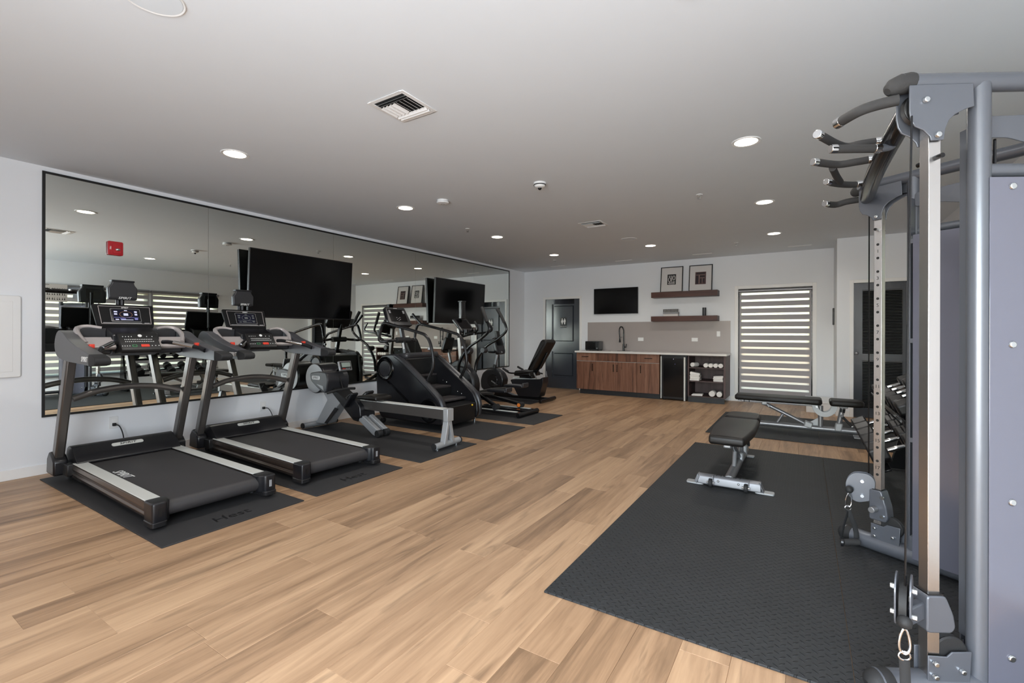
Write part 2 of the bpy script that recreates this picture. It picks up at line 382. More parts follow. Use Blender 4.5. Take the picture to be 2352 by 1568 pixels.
# ================================================================== the room
W, L, L2, H, Y0, XJ = 7.25, 9.649, 8.75, 2.74, -1.5, 6.155
def wall_box(name, boxes, m=wall_m, label=None):
    b = MB()
    for a, c in boxes: b.box(a, c)
    return struct(b.build(name, m), label)
floor = MB().box((-.12, Y0, -.12), (W + .12, L + .12, -.0045)).build('floor', joint_m); struct(floor)
ceiling = wall_box('ceiling', [((-.12, Y0 - .12, H), (W + .12, L + .12, H + .12))], ceil_m)
wall_left = wall_box('wall_left', [((-.12, Y0 - .12, -.12), (0, L + .12, H))])
DX0, DX1, DH = .575, 1.447, 2.055           # restroom door opening
WX0, WX1, WZ0, WZ1 = 4.675, 5.852, .015, 2.105   # tall window opening
wall_far = wall_box('wall_far', [
    ((0, L, -.12), (DX0, L + .12, H)), ((DX0, L, DH), (DX1, L + .12, H)), ((DX1, L, -.12), (WX0, L + .12, H)),
    ((WX0, L, WZ1), (WX1, L + .12, H)), ((WX0, L, -.12), (WX1, L + .12, WZ0)), ((WX1, L, -.12), (XJ, L + .12, H)),
    ((DX0, L + .08, 0), (DX1, L + .12, DH))])
E0, E1, EH = 6.365, 7.06, 2.04
wall_far_right = wall_box('wall_far_right', [
    ((XJ + .1, L2, -.12), (E0, L2 + .1, H)), ((E0, L2, EH), (E1, L2 + .1, H)), ((E1, L2, -.12), (W, L2 + .1, H)), ((E0, L2 + .07, 0), (E1, L2 + .1, EH))])
wall_return = wall_box('wall_return', [((XJ, L2, -.12), (XJ + .1, L, H))])
RW = [(2.25, 4.62), (4.69, 6.12)]; RZ0, RZ1 = .36, 2.2
bx = []; yy = Y0 - .12
for a, c in RW:
    bx += [((W, yy, -.12), (W + .12, a, H)), ((W, a, -.12), (W + .12, c, RZ0)), ((W, a, RZ1), (W + .12, c, H))]; yy = c
bx.append(((W, yy, -.12), (W + .12, L + .12, H)))
wall_right = wall_box('wall_right', bx)
wall_rear = wall_box('wall_rear', [((-.12, Y0 - .12, -.12), (4.0, Y0, H)), ((7.12, Y0 - .12, -.12), (W + .12, Y0, H)), ((4.0, Y0 - .12, 2.45), (7.12, Y0, H)), ((4.0, Y0 - .12, -.12), (7.12, Y0, .12))])
# unseen glazed front behind the camera, made up to go with the fill light
wf = MB()
for x in (4.0, 5.53, 7.06): wf.box((x, Y0 - .1, .12), (x + .06, Y0 - .02, 2.45))
wf.box((4.0, Y0 - .1, .12), (7.12, Y0 - .02, .18)); wf.box((4.0, Y0 - .1, 2.39), (7.12, Y0 - .02, 2.45))
w4 = struct(wf.build('added_window', dark_frame), 'added unseen glazed front behind the fill light')
for x in (4.06, 5.59): MB().box((x, Y0 - .065, .18), (x + 1.47, Y0 - .059, 2.39)).build('pane', glass_m, w4)

# baseboards
def baseboard(name, segs, t=.012, h=.088):
    b = MB()
    for (x0, y0, x1, y1) in segs: b.box((x0, y0, 0), (x1, y1, h))
    return struct(b.build(name, trim_m, bevel=.002))
baseboard('baseboard_left', [(0, Y0, .012, L)])
baseboard('baseboard_far', [(.012, L - .012, DX0 - .06, L), (DX1 + .06, L - .012, 1.66, L), (4.55, L - .012, WX0 - .06, L), (WX1 + .06, L - .012, XJ, L)])
baseboard('baseboard_far_right', [(XJ - .012, L2 - .012, E0 - .05, L2), (E1 + .05, L2 - .012, W, L2), (XJ - .012, L2, XJ, L - .012)])
baseboard('baseboard_right', [(W - .012, Y0, W, L2 - .012)])
# casings
def casing(name, x0, x1, z1, y, w, t=.014, z0=0):
    b = MB(); b.box((x0 - w, y - t, z0), (x0, y, z1 + w)); b.box((x1, y - t, z0), (x1 + w, y, z1 + w)); b.box((x0, y - t, z1), (x1, y, z1 + w))
    return struct(b.build(name, trim_m, bevel=.003))
casing('trim_1', DX0, DX1, DH, L, .055)
casing('trim_2', E0, E1, EH, L2, .05)
casing('trim_3', WX0, WX1, WZ1, L, .06, .008)

# floor planks
PW, PL = .183, 1.2192
def plank_mesh(w, l):
    b = MB(); x, y, i = w / 2, l / 2, .0012
    b.add([(-x,-y,-.0045),(x,-y,-.0045),(x,y,-.0045),(-x,y,-.0045),(-x,-y,-.0012),(x,-y,-.0012),(x,y,-.0012),(-x,y,-.0012),(-x+i,-y+i,0),(x-i,-y+i,0),(x-i,y-i,0),(-x+i,y-i,0)],
          [(0,1,5,4),(1,2,6,5),(2,3,7,6),(3,0,4,7),(4,5,9,8),(5,6,10,9),(6,7,11,10),(7,4,8,11),(8,9,10,11)])
    me = b.mesh('plank', 10); me.materials.append(plank_m); return me
PM = plank_mesh(PW - .0006, PL - .0006)
offs = {19: .945, 21: 1.32, 20: 2.15, 22: 2.132, 23: 2.327, 24: 1.655, 14: .772, 15: .56, 17: .765, 18: 2.79}
spots = []; x = 3.482 - 19 * PW; k = 0
while x < W:
    o = offs.get(k, random.uniform(0, PL)); y = o - math.ceil((o - Y0) / PL) * PL
    while y < L:
        a, c = max(y, Y0), min(y + PL, L); xa, xc = max(x, 0.0), min(x + PW, W)
        if c - a > .03 and xc - xa > .02: spots.append((xa, xc, a, c))
        y += PL
    x += PW; k += 1
def plank_rank(s):
    c = Vector(((s[0]+s[1])/2, (s[2]+s[3])/2, 0)) - Vector((5.734, 0, 1.261)); z = c.dot(_fwd); xx = c.dot(_right)
    if z < .5: return 1e6
    v = 1.261 / z; u = xx / z
    return z if (abs(u) < 1.3 and v < 1.05) else 1e5 + z
spots.sort(key=plank_rank)
rest = MB()
for i, (xa, xc, a, c) in enumerate(spots):
    if i < 300:
        o = obj('plank', PM, floor); o.location = ((xa+xc)/2, (a+c)/2, 0); o.scale = ((xc-xa-.0006)/(PW-.0006), (c-a-.0006)/(PL-.0006), 1)
    else: rest.box((xa + .0003, a + .0003, -.0045), (xc - .0003, c - .0003, 0))
if rest.v: stuff(rest.build('remaining_planks', plank_m, floor))

# ------------------------------------------------------------------ restroom door
d1 = struct(bpy.data.objects.new('door_1', None)); COL.objects.link(d1); d1.location = ((DX0 + DX1) / 2, L, 0)
d1['label'] = 'charcoal two panel restroom door left of the cabinets'
def panel_door(root, x0, x1, z1, y, panels, m):
    slab = MB()
    xs = [x0 + .003] + sorted({p[0] for p in panels} | {p[1] for p in panels}) + [x1 - .003]
    zs = [.008] + sorted({p[2] for p in panels} | {p[3] for p in panels}) + [z1 - .003]
    for i in range(len(xs) - 1):
        for j in range(len(zs) - 1):
            cx, cz = (xs[i] + xs[i+1]) / 2, (zs[j] + zs[j+1]) / 2
            hole = any(p[0] < cx < p[1] and p[2] < cz < p[3] for p in panels)
            if not hole: slab.box((xs[i], y + .012, zs[j]), (xs[i+1], y + .058, zs[j+1]))
    slab.build('door_slab', m, root, world=True)
d1_panels = [(.74, 1.315, 1.045, 1.943), (.74, 1.305, .25, .85)]
panel_door(d1, DX0, DX1, DH, L, d1_panels, door_m)
for p in d1_panels:
    MB().box((p[0], L + .056, p[2]), (p[1], L + .062, p[3])).build('panel_recess', door_m, d1, world=True)
    q = .038; c = MB(); i2 = .016
    x0, x1, z0, z1 = p[0] + q, p[1] - q, p[2] + q, p[3] - q
    c.add([(x0, L + .056, z0), (x1, L + .056, z0), (x1, L + .056, z1), (x0, L + .056, z1), (x0 + i2, L + .028, z0 + i2), (x1 - i2, L + .028, z0 + i2), (x1 - i2, L + .028, z1 - i2), (x0 + i2, L + .028, z1 - i2)],
          [(0, 1, 5, 4), (1, 2, 6, 5), (2, 3, 7, 6), (3, 0, 4, 7), (4, 5, 6, 7)])
    c.build('raised_panel', door_m, d1, world=True, angle=10)
sg = MB().box((.950, L + .026, 1.40), (1.115, L + .0302, 1.63)).build('restroom_sign', black_p, d1, world=True); sg['label'] = 'black restroom sign with two white figures'
def figure(cx, skirt):
    b = MB(); y0, y1 = L + .0225, L + .0262; z = 1.475
    b.lathe([(1e-5, y0), (.0115, y0), (.0115, y1), (1e-5, y1)], (cx, 0, z + .125), 'y', 14)
    if skirt: poly = [(cx-.012,z+.11),(cx+.012,z+.11),(cx+.030,z+.060),(cx+.022,z+.056),(cx+.026,z+.038),(cx+.011,z+.038),(cx+.011,z),(cx-.011,z),(cx-.011,z+.038),(cx-.026,z+.038),(cx-.022,z+.056),(cx-.030,z+.060)]
    else: poly = [(cx-.022,z+.11),(cx+.022,z+.11),(cx+.027,z+.056),(cx+.017,z+.056),(cx+.012,z),(cx-.012,z),(cx-.017,z+.056),(cx-.027,z+.056)]
    b.prism(poly, 'y', y0, y1); return b
def wsub(b, name, m, part, root):
    inv = Matrix.Translation(-Vector(root.location)); b.v = [inv @ v for v in b.v]; return b.build(name, m, part)
wsub(figure(1.000, True), 'figure', print_w, sg, d1); wsub(figure(1.063, False), 'figure', print_w, sg, d1)
text_obj('sign_text', 'RESTROOM', .03, print_w, sg, (1.032 - d1.location.x, .0255, 1.428), (1, 0, 0), (0, 0, 1), .001)
MB().cyl((.635, L - .03, 1.0), (.635, L + .014, 1.0), .012).cyl((.63, L - .035, 1.0), (.74, L - .035, 1.0), .010).build('door_handle', black_steel, d1, world=True)
# ------------------------------------------------------------------ glazed dark door at the right
d2 = struct(bpy.data.objects.new('door_2', None)); COL.objects.link(d2); d2.location = ((E0 + E1) / 2, L2, 0)
d2['label'] = 'dark door with two louvred blind panels'
d2_panels = [(6.473, 6.945, .968, 1.928), (6.473, 6.945, .15, .868)]
panel_door(d2, E0, E1, EH, L2, d2_panels, door_m)
for p in d2_panels:
    MB().box((p[0], L2 + .045, p[2]), (p[1], L2 + .05, p[3])).build('backing_panel', black_p, d2, world=True)
    b = MB(); z = p[2] + .012
    while z < p[3] - .01:
        b.obox(((p[0]+p[1])/2, L2 + .034, z), ((p[1]-p[0])/2 - .004, 0, 0), (0, .010, -.006), (0, .0008, .0012)); z += .0225
    stuff(b.build('louvre_slats', black_steel, d2, world=True))
MB().cyl((6.40, L2 - .035, .975), (6.40, L2 + .014, .975), .011).ball((6.40, L2 - .04, .975), .026).build('door_knob', rail_m, d2, world=True)

# ------------------------------------------------------------------ windows and zebra blinds
def zebra(name, label, axis, at_, a, c, z0, z1, pitch, frac, sign, top_sheer=.02):
    """blind hung in plane axis = at_; sign = direction into the room"""
    t = thing(name, label, 'blind', ((a + c) / 2, at_, z0) if axis == 'y' else (at_, (a + c) / 2, z0))
    def P(u, d, z): return (u, at_ + sign * d, z) if axis == 'y' else (at_ + sign * d, u, z)
    def bx_(u0, u1, d0, d1, zz0, zz1): p, q = P(u0, d0, zz0), P(u1, d1, zz1); return MB().box(tuple(map(min, p, q)), tuple(map(max, p, q)))
    h = MB(); h.cyl(P(a, .0, z1 - .028), P(c, .0, z1 - .028), .028, n=20); h.build('headrail', rail_m, t, world=True)
    z = z1 - .056 - top_sheer; i = 0; u0, u1 = a + .015, c - .015
    bx_(u0, u1, .004, .006, z, z1 - .05).build('band', blind_m, t, world=True)
    while z > z0 + .05:
        s0 = max(z - pitch * frac, z0 + .03)
        bx_(u0 + .02, u1 - .02, .0045, .0055, s0, z).build('sheer_band', sheer_m, t, world=True)
        for q0, q1 in ((u0, u0 + .02), (u1 - .02, u1)): bx_(q0, q1, .004, .006, s0, z).build('hem', blind_m, t, world=True)
        s1 = max(s0 - pitch * (1 - frac), z0 + .03)
        if s0 - s1 > .005: bx_(u0, u1, .004, .006, s1, s0).build('band', blind_m, t, world=True)
        z = s1
        if s1 <= z0 + .031: break
    bx_(a + .01, c - .01, -.006, .014, z0, z0 + .03).build('bottom_bar', rail_m, t, world=True)
    return t
def window(name, axis, at_, a, c, z0, z1, sign, label):
    """frame and pane set in the wall thickness"""
    o = struct(bpy.data.objects.new(name, None)); COL.objects.link(o); o['label'] = label
    o.location = ((a + c) / 2, at_, z0) if axis == 'y' else (at_, (a + c) / 2, z0)
    def B(u0, u1, d0, d1, zz0, zz1):
        p = (u0, at_ - sign * d0, zz0) if axis == 'y' else (at_ - sign * d0, u0, zz0); q = (u1, at_ - sign * d1, zz1) if axis == 'y' else (at_ - sign * d1, u1, zz1)
        return tuple(map(min, p, q)), tuple(map(max, p, q))
    f = MB()
    for u0, u1, q0, q1 in ((a, a + .05, z0, z1), (c - .05, c, z0, z1), (a + .05, c - .05, z0, z0 + .05), (a + .05, c - .05, z1 - .05, z1)): f.box(*B(u0, u1, .05, .1, q0, q1))
    f.build('window_frame', dark_frame, o, world=True)
    MB().box(*B(a + .05, c - .05, .072, .078, z0 + .05, z1 - .05)).build('pane', glass_m, o, world=True)
    return o
window('window_1', 'y', L, WX0, WX1, WZ0, WZ1, -1, 'tall window behind the zebra blind beside the cabinets')
zebra('zebra_blind', 'grey zebra blind with glowing sheer stripes over the tall window beside the towel shelves', 'y', L + .035, WX0 + .006, WX1 - .006, .02, 2.095, .1252, .30, -1, .012)
window('window_2', 'x', W, RW[0][0], RW[0][1], RZ0, RZ1, -1, 'wide window on the right wall behind the cable machine')
window('window_3', 'x', W, RW[1][0], RW[1][1], RZ0, RZ1, -1, 'window on the right wall beyond the cable machine')
zebra('zebra_blind', 'wide grey zebra blind behind the cable machine, seen in the mirror', 'x', W - .03, RW[0][0] - .03, RW[0][1] + .02, .34, 2.25, .135, .36, -1)
zebra('zebra_blind', 'narrower grey zebra blind behind the dumbbell rack, seen in the mirror', 'x', W - .03, RW[1][0] - .02, RW[1][1] + .03, .34, 2.25, .135, .36, -1)
# outdoors, seen through the sheer stripes
struct(MB().box((-6, L + .3, -.25), (20, L + 14, -.15)).build('ground_outside', ground_out))
struct(MB().box((W + .3, -12, -.25), (W + 16, L + .2, -.15)).build('ground_side_outside', ground_out))
ow = tag(MB().box((2, L + 6.0, -.15), (10, L + 6.25, .95)).build('garden_wall', brick_out), 'low tan masonry wall outside the tall window', 'wall')
# low boxed step in the corner
tag(MB().box((5.757, 8.905, 0), (XJ - .002, 9.62, .16)).box((5.745, 8.893, .16), (XJ - .002, 9.63, .185)).build('corner_box', trim_m, bevel=.003), 'low white boxed ledge in the corner beside the tall window', 'ledge')
# black wall device on the return wall
tag(MB().prism(rect(9.43, 1.42, 9.57, 1.70, .012), 'x', XJ - .022, XJ - .001).build('wall_device', black_p, bevel=.003), 'slim black wall device mounted beside the tall window', 'device')

# ------------------------------------------------------------------ ceiling fittings
def downlight(x, y, label):
    t = thing('downlight', label, 'light', (x, y, H), 0, 'recessed downlights')
    MB().lathe([(.082, -.001), (.082, -.004), (.1, -.006), (.104, 0), (.08, 0)], (0, 0, 0), 'z', 32).build('trim_ring', white_p, t)
    MB().lathe([(1e-5, -.003), (.082, -.003), (.082, 0)], (0, 0, 0), 'z', 32).build('diffuser', lamp_m, t)
    l = bpy.data.lights.new('downlight_lamp', 'AREA'); l.shape = 'DISK'; l.size = .15; l.energy = LAMP_POWER; l.color = (1, .955, .90); l.spread = R(150)
    o = bpy.data.objects.new('downlight_lamp', l); COL.objects.link(o); o.parent = t; o.location = (0, 0, -.02)
DL = [(1.745, .08, 'round recessed downlight behind the camera on the mirror side'), (1.745, 2.02, 'round recessed downlight nearest the first treadmill, largest on the mirror side'), (1.745, 3.96, 'second round downlight along the mirror, before the smoke detector'),
      (1.745, 5.89, 'third round downlight along the mirror, above the stair climber'), (1.745, 7.8, 'fourth and farthest round downlight along the mirror side'),
      (5.35, .08, 'round recessed downlight above the camera position'), (5.35, 2.05, 'round recessed downlight above the front of the cable machine'), (5.35, 3.975, 'largest bright downlight on the right, beside the pull-up grips'),
      (5.35, 5.9, 'second downlight on the right, above the near bench'), (5.35, 7.815, 'third downlight on the right, nearest the tall window'), (3.545, 7.815, 'lone downlight in the middle, in front of the shelves')]
for x, y, lb in DL: downlight(x, y, lb)
def vent(x, y, s, label, rot=0.0):
    t = thing('ceiling_vent', label, 'vent', (x, y, H), rot, 'square ceiling diffusers')
    h = s / 2; i = h - .028
    f = MB()
    for a, c in (((-h, -h), (h, -i)), ((-h, i), (h, h)), ((-h, -i), (-i, i)), ((i, -i), (h, i))): f.box((a[0], a[1], -.006), (c[0], c[1], 0))
    f.build('frame', white_p, t, bevel=.003)
    MB().box((-i, -i, -.0015), (i, i, 0)).build('back_plate', bolt_hole, t)
    # two long blades at each end, a field of cross blades between them
    for xx in (-i + .022, -i + .046, i - .046, i - .022):
        MB().obox((xx, 0, -.008), (-.009 if xx < 0 else .009, 0, -.006), (0, i, 0), (.001, 0, .0012)).build('slat', white_p, t)
    n = 8
    for k in range(n):
        yk = -i + .016 + k * (2*i - .032) / (n - 1); sg_ = -1 if k < n/2 else 1
        MB().obox((0, yk, -.008), (i - .062, 0, 0), (0, .0105, -.0065 * sg_), (0, .0005, .0012)).build('slat', white_p, t)
    return t
vent(3.51, 2.18, .315, 'large white square air vent in the middle of the ceiling', R(90))
vent(3.32, 5.88, .315, 'smaller looking white square air vent farther along the ceiling', R(90))
def slot(x, y, label):
    t = thing('slot_diffuser', label, 'vent', (x, y, H), 0, 'slot diffusers along the far wall')
    f = MB(); f.box((-.17, -.035, -.005), (.17, -.018, 0)); f.box((-.17, .018, -.005), (.17, .035, 0)); f.box((-.17, -.018, -.005), (-.15, .018, 0)); f.box((.15, -.018, -.005), (.17, .018, 0))
    f.build('frame', white_p, t, bevel=.002); MB().box((-.15, -.018, -.001), (.15, .018, 0)).build('slot_opening', bolt_hole, t); MB().box((-.15, -.003, -.006), (.15, .003, -.001)).build('blade', white_p, t)
for x, w_ in ((1.165, 'above the restroom door'), (2.64, 'above the wall television'), (4.13, 'above the framed prints'), (5.66, 'above the tall window')): slot(x, 9.13, 'narrow white slot diffuser in the ceiling ' + w_)
def speaker(x, y, r, label):
    t = thing('ceiling_speaker', label, 'speaker', (x, y, H), 0, 'round ceiling speakers')
    MB().lathe([(r - .012, 0), (r - .012, -.004), (r - .004, -.006), (r, 0)], (0, 0, 0), 'z', 48).build('rim', white_p, t)
    MB().lathe([(1e-5, -.0045), (r - .013, -.0045), (r - .013, 0)], (0, 0, 0), 'z', 48).build('grille', cool_p, t)
speaker(3.30, .88, .125, 'large round white speaker at the top left of the ceiling')
speaker(3.41, 7.1, .125, 'distant round white speaker near the middle downlight')
t = thing('smoke_detector', 'white round smoke detector on the ceiling over the mirror side', 'detector', (2.326, 3.952, H))
MB().lathe([(.062, 0), (.062, -.012), (.055, -.016)], (0, 0, 0), 'z', 32).build('base', white_p, t); MB().lathe([(1e-5, -.042), (.03, -.042), (.066, -.034), (.068, -.020), (.055, -.0155), (1e-5, -.0155)], (0, 0, 0), 'z', 32).build('cover', white_p, t)
MB().lathe([(.014, -.0415), (.018, -.044), (.022, -.0415)], (0, 0, 0), 'z', 24).build('sensor_ring', light_grey, t)
t = thing('dome_camera', 'white dome camera with black ring on the ceiling', 'camera', (3.531, 3.997, H))
MB().lathe([(.062, 0), (.062, -.014), (.056, -.018), (1e-5, -.018)], (0, 0, 0), 'z', 32).build('base', white_p, t); MB().lathe([(.05, -.018), (.060, -.019), (.060, -.026), (.05, -.027)], (0, 0, 0), 'z', 32).build('black_ring', black_s, t)
MB().lathe([(.055, -.026), (.045, -.042), (.022, -.05), (1e-5, -.05)], (0, 0, 0), 'z', 32).build('housing', white_p, t); MB().ball((0, 0, -.05), .02).build('lens', black_gl, t)
def sprinkler(x, y, label):
    t = thing('sprinkler', label, 'sprinkler', (x, y, H), 0, 'ceiling sprinkler heads')
    MB().lathe([(.034, 0), (.032, -.005), (.012, -.008), (1e-5, -.008)], (0, 0, 0), 'z', 20).build('escutcheon', white_p, t)
    b = MB()
    for s in (-1, 1): b.tube([(s*.006, 0, -.008), (s*.016, 0, -.022), (s*.004, 0, -.042)], .003, 6, 3)
    b.build('frame_arms', zinc, t); MB().lathe([(1e-5, -.045), (.016, -.045), (.016, -.042), (1e-5, -.042)], (0, 0, 0), 'z', 16).build('deflector', zinc, t)
for x, y, lb in ((1.703, 5.206, 'small white sprinkler head beside the third mirror-side downlight'), (4.784, 5.227, 'small white sprinkler head in the right middle of the ceiling'), (4.795, 8.282, 'faint sprinkler head near the third right downlight'), (1.479, 8.345, 'sprinkler head below the farthest mirror-side downlight')): sprinkler(x, y, lb)

# ------------------------------------------------------------------ mirror wall
MY0, MY1, MZ0, MZ1 = 1.255, 8.955, .505, 2.697
mir = thing('wall_mirror', 'long wall mirror with thin black frame along the left wall', 'mirror', (0, (MY0 + MY1) / 2, MZ0))
MB().box((.0005, MY0 + .01, MZ0 + .01), (.004, MY1 - .01, MZ1 - .01)).build('backing', white_p, mir, world=True)
seams = [MY0 + .018, 2.612, 4.262, 5.922, 7.613, MY1 - .018]
for a, c in zip(seams[:-1], seams[1:]): MB().box((.004, a + .0015, MZ0 + .018), (.010, c - .0015, MZ1 - .018)).build('pane', mirror_m, mir, world=True)
for a, c in (((MY0, MZ0), (MY0 + .02, MZ1)), ((MY1 - .02, MZ0), (MY1, MZ1)), ((MY0 + .02, MZ0), (MY1 - .02, MZ0 + .02)), ((MY0 + .02, MZ1 - .02), (MY1 - .02, MZ1))):
    MB().box((.0005, a[0], a[1]), (.016, c[0], c[1])).build('frame_bar', black_p, mir, world=True)
# ------------------------------------------------------------------ televisions
def television(label, axis, centre, w, h, tilt=0.0, depth=.045, off=.0):
    t = thing('television', label, 'television', centre)
    def place(b):
        ct, st = math.cos(tilt), math.sin(tilt)
        def f(u, d, z):    # u along the wall, d out of the wall, z up; tilt leans the top outwards
            dd, zz = d * ct + z * st, z * ct - d * st
            return (dd, u, zz) if axis == 'x' else (u, -dd, zz)
        return b.map(f)
    place(MB().box((-w/2, -depth, -h/2), (w/2, 0, h/2))).build('casing', black_p, t, bevel=.004)
    place(MB().box((-w/2 + .008, .0, -h/2 + .014), (w/2 - .008, .0012, h/2 - .008))).build('screen', tv_m, t)
    b = MB()
    for q in ((-w/2, -h/2, w/2, -h/2 + .013), (-w/2, h/2 - .007, w/2, h/2), (-w/2, -h/2 + .013, -w/2 + .007, h/2 - .007), (w/2 - .007, -h/2 + .013, w/2, h/2 - .007)): b.box((q[0], 0, q[1]), (q[2], .003, q[3]))
    place(b).build('bezel', black_s, t)
    m = MB(); m.box((-.2, -depth - off, -.15), (.2, -depth, .15)); place(m).build('wall_mount', black_steel, t)
    return t
television('large black television mounted on the mirror above the second treadmill', 'x', (.128, 3.74, 1.868), 1.475, .828, R(3.5), .04, .035)
television('black television mounted on the mirror above the stair climber and elliptical', 'x', (.118, 7.065, 1.86), 1.51, .82, R(2.5), .04, .035)
television('smaller black television on the far wall above the faucet', 'y', (2.298, L - .055, 1.965), .975, .555, 0, .035, .018)
# fire alarm, wall panel, outlets
t = thing('fire_alarm', 'red fire alarm strobe mounted on the mirror', 'alarm', (.011, 1.766, 2.083))
MB().prism(rect(-.06, -.067, .06, .067, .014), 'x', 0, .03).build('housing', alarm_red, t, bevel=.006)
MB().prism(rect(-.022, -.05, .045, .05, .008), 'x', .03, .036).build('front_plate', alarm_red, t, bevel=.003)
MB().ball((.036, .015, -.012), .02, (.5, 1, .7)).build('strobe_lens', chrome, t)
text_obj('letters', 'FIRE', .017, print_w, t, (.0305, -.042, 0), (0, 0, -1), (0, 1, 0), .0008)
t = thing('access_panel', 'white framed access panel at the left edge of the wall', 'panel', (0, .84, 1.225))
MB().prism(rect(-.285, -.35, .285, .35, .02), 'x', .0, .022).build('frame', white_p, t, bevel=.006)
MB().box((.0205, -.235, -.30), (.0235, .235, .30)).build('panel_door', white_p, t, bevel=.002)
def outlet(label, loc, axis, hor=False, plug=False):
    t = thing('wall_outlet', label, 'outlet', loc)
    a, b_ = (.058, .036) if hor else (.036, .058)
    def f(u, d, z): return (d, u, z) if axis == 'x' else (u, -d, z)
    MB().prism(rect(-a, -b_, a, b_, .005), 'y', 0, .006).map(f).build('cover_plate', white_p, t, bevel=.002)
    for s in (-1, 1):
        c = (s * .02, 0) if hor else (0, s * .02)
        MB().prism(rect(c[0] - .014, c[1] - .014, c[0] + .014, c[1] + .014, .006), 'y', .006, .008).map(f).build('socket', trim_m, t)
    return t
outlet('white wall outlet under the mirror behind the first treadmill', (0, 1.763, .38), 'x'); outlet('white wall outlet under the mirror behind the second treadmill', (0, 3.245, .345), 'x')
def cord(label, pts):
    o = thing('power_cord', label, 'cord', pts[-1]); o.location.z = 0
    MB().tube(pts, .005, 8, 5).build('cable', cord_m, o, world=True); p = Vector(pts[0]); MB().box((p.x - .012, p.y - .014, p.z - .014), (p.x + .016, p.y + .014, p.z + .014)).build('plug', cord_m, o, bevel=.004, world=True)
cord('black power cord plugged in behind the first treadmill', [(.022, 1.763, .362), (.07, 1.79, .345), (.10, 1.81, .25), (.12, 1.81, .12), (.18, 1.80, .02), (.40, 1.78, .02)])
cord('black power cord plugged in behind the second treadmill', [(.022, 3.245, .325), (.07, 3.28, .315), (.10, 3.31, .23), (.12, 3.31, .1), (.18, 3.28, .02), (.40, 3.0, .02)])

# ================================================================== kitchenette on the far wall
YF = 9.05
def base_cabinet(label, x0, x1, doors, drawer, hx):
    t = thing('base_cabinet', label, 'cabinet', ((x0 + x1) / 2, 9.35, 0), 0, 'walnut base cabinets')
    b = MB(); b.box((x0, YF + .022, .10), (x0 + .018, L - .002, .865)); b.box((x1 - .018, YF + .022, .10), (x1, L - .002, .865)); b.box((x0 + .018, YF + .022, .10), (x1 - .018, L - .002, .118)); b.box((x0 + .018, L - .02, .118), (x1 - .018, L - .002, .865)); b.box((x0 + .018, YF + .03, .70), (x1 - .018, YF + .05, .865))
    b.build('carcass', walnut, t, world=True)
    MB().box((x0 + (.055 if x0 < 1.7 else 0), YF + .06, 0), (x1, YF + .08, .10)).build('toe_kick', kick_m, t, world=True)
    MB().box((x0 + .001, YF + .004, .689), (x1 - .001, YF + .022, .6935)).build('edge_strip', quartz, t, world=True)
    d = MB().box((x0 + .0015, YF, .699), (x1 - .0015, YF + .02, .861)).build('drawer_front' if drawer else 'false_front', walnut, t, bevel=.0015, world=True)
    if drawer: wp(MB().box((hx - .075, YF - .022, .779), (hx + .075, YF - .014, .791)).box((hx - .07, YF - .014, .781), (hx - .06, YF, .789)).box((hx + .06, YF - .014, .781), (hx + .07, YF, .789)), 'drawer_pull', black_steel, d, t)
    for a, c, px in doors:
        d = MB().box((a + .0015, YF, .102), (c - .0015, YF + .02, .686)).build('cabinet_door', walnut, t, bevel=.0015, world=True)
        wp(MB().box((px - .006, YF - .022, .49), (px + .006, YF - .014, .64)).box((px - .004, YF - .014, .5), (px + .004, YF, .51)).box((px - .004, YF - .014, .62), (px + .004, YF, .63)), 'door_pull', black_steel, d, t)
    return t
def wp(b, name, m, part, root, bevel=0.0):
    """sub-part given in world coordinates (root is unrotated)"""
    q = -Vector(root.location); b.v = [v + q for v in b.v]; return b.build(name, m, part, bevel)
base_cabinet('walnut base cabinet at the left end beside the restroom door', 1.645, 2.072, [(1.645, 2.072, 2.008)], True, 1.846)
base_cabinet('walnut sink cabinet with two doors below the faucet', 2.074, 2.935, [(2.074, 2.4975, 2.46), (2.4985, 2.935, 2.537)], False, 0)
base_cabinet('walnut base cabinet between the sink cabinet and the fridge', 2.937, 3.372, [(2.937, 3.372, 3.013)], True, 3.166)
SX0, SX1, SY0, SY1 = 2.27, 2.79, 9.13, 9.40
wt = MB()
for a, c in (((1.614, 9.02), (SX0, L - .001)), ((SX1, 9.02), (4.56, L - .001)), ((SX0, 9.02), (SX1, SY0)), ((SX0, SY1), (SX1, L - .001))): wt.box((a[0], a[1], .866), (c[0], c[1], .90))
tag(wt.build('worktop', quartz), 'long white quartz worktop over the walnut cabinets', 'worktop')
sk = MB(); t_ = .004
for a, c in (((SX0 - t_, SY0 - t_, .66), (SX0, SY1 + t_, .866)), ((SX1, SY0 - t_, .66), (SX1 + t_, SY1 + t_, .866)), ((SX0, SY0 - t_, .66), (SX1, SY0, .866)), ((SX0, SY1, .66), (SX1, SY1 + t_, .866)), ((SX0, SY0, .656), (SX1, SY1, .66))): sk.box(a, c)
tag(sk.build('sink_basin', black_p), 'black undermount sink below the spring faucet', 'sink')
f = thing('faucet', 'black spring neck kitchen faucet on the worktop', 'faucet', (2.526, 9.47, .90))
MB().prism(rect(-.14, -.03, .14, .03, .028), 'z', 0, .005).build('deck_plate', black_steel, f, bevel=.002)
MB().cyl((0, 0, .005), (0, 0, .15), .021).build('base', black_steel, f)
MB().cyl((0, 0, .15), (0, 0, .40), .012).build('riser', black_steel, f)
sp = MB(); pts = [(0, 0, .38), (-.002, 0, .44), (-.03, 0, .50), (-.065, 0, .51), (-.09, 0, .47), (-.094, 0, .40), (-.088, 0, .30)]
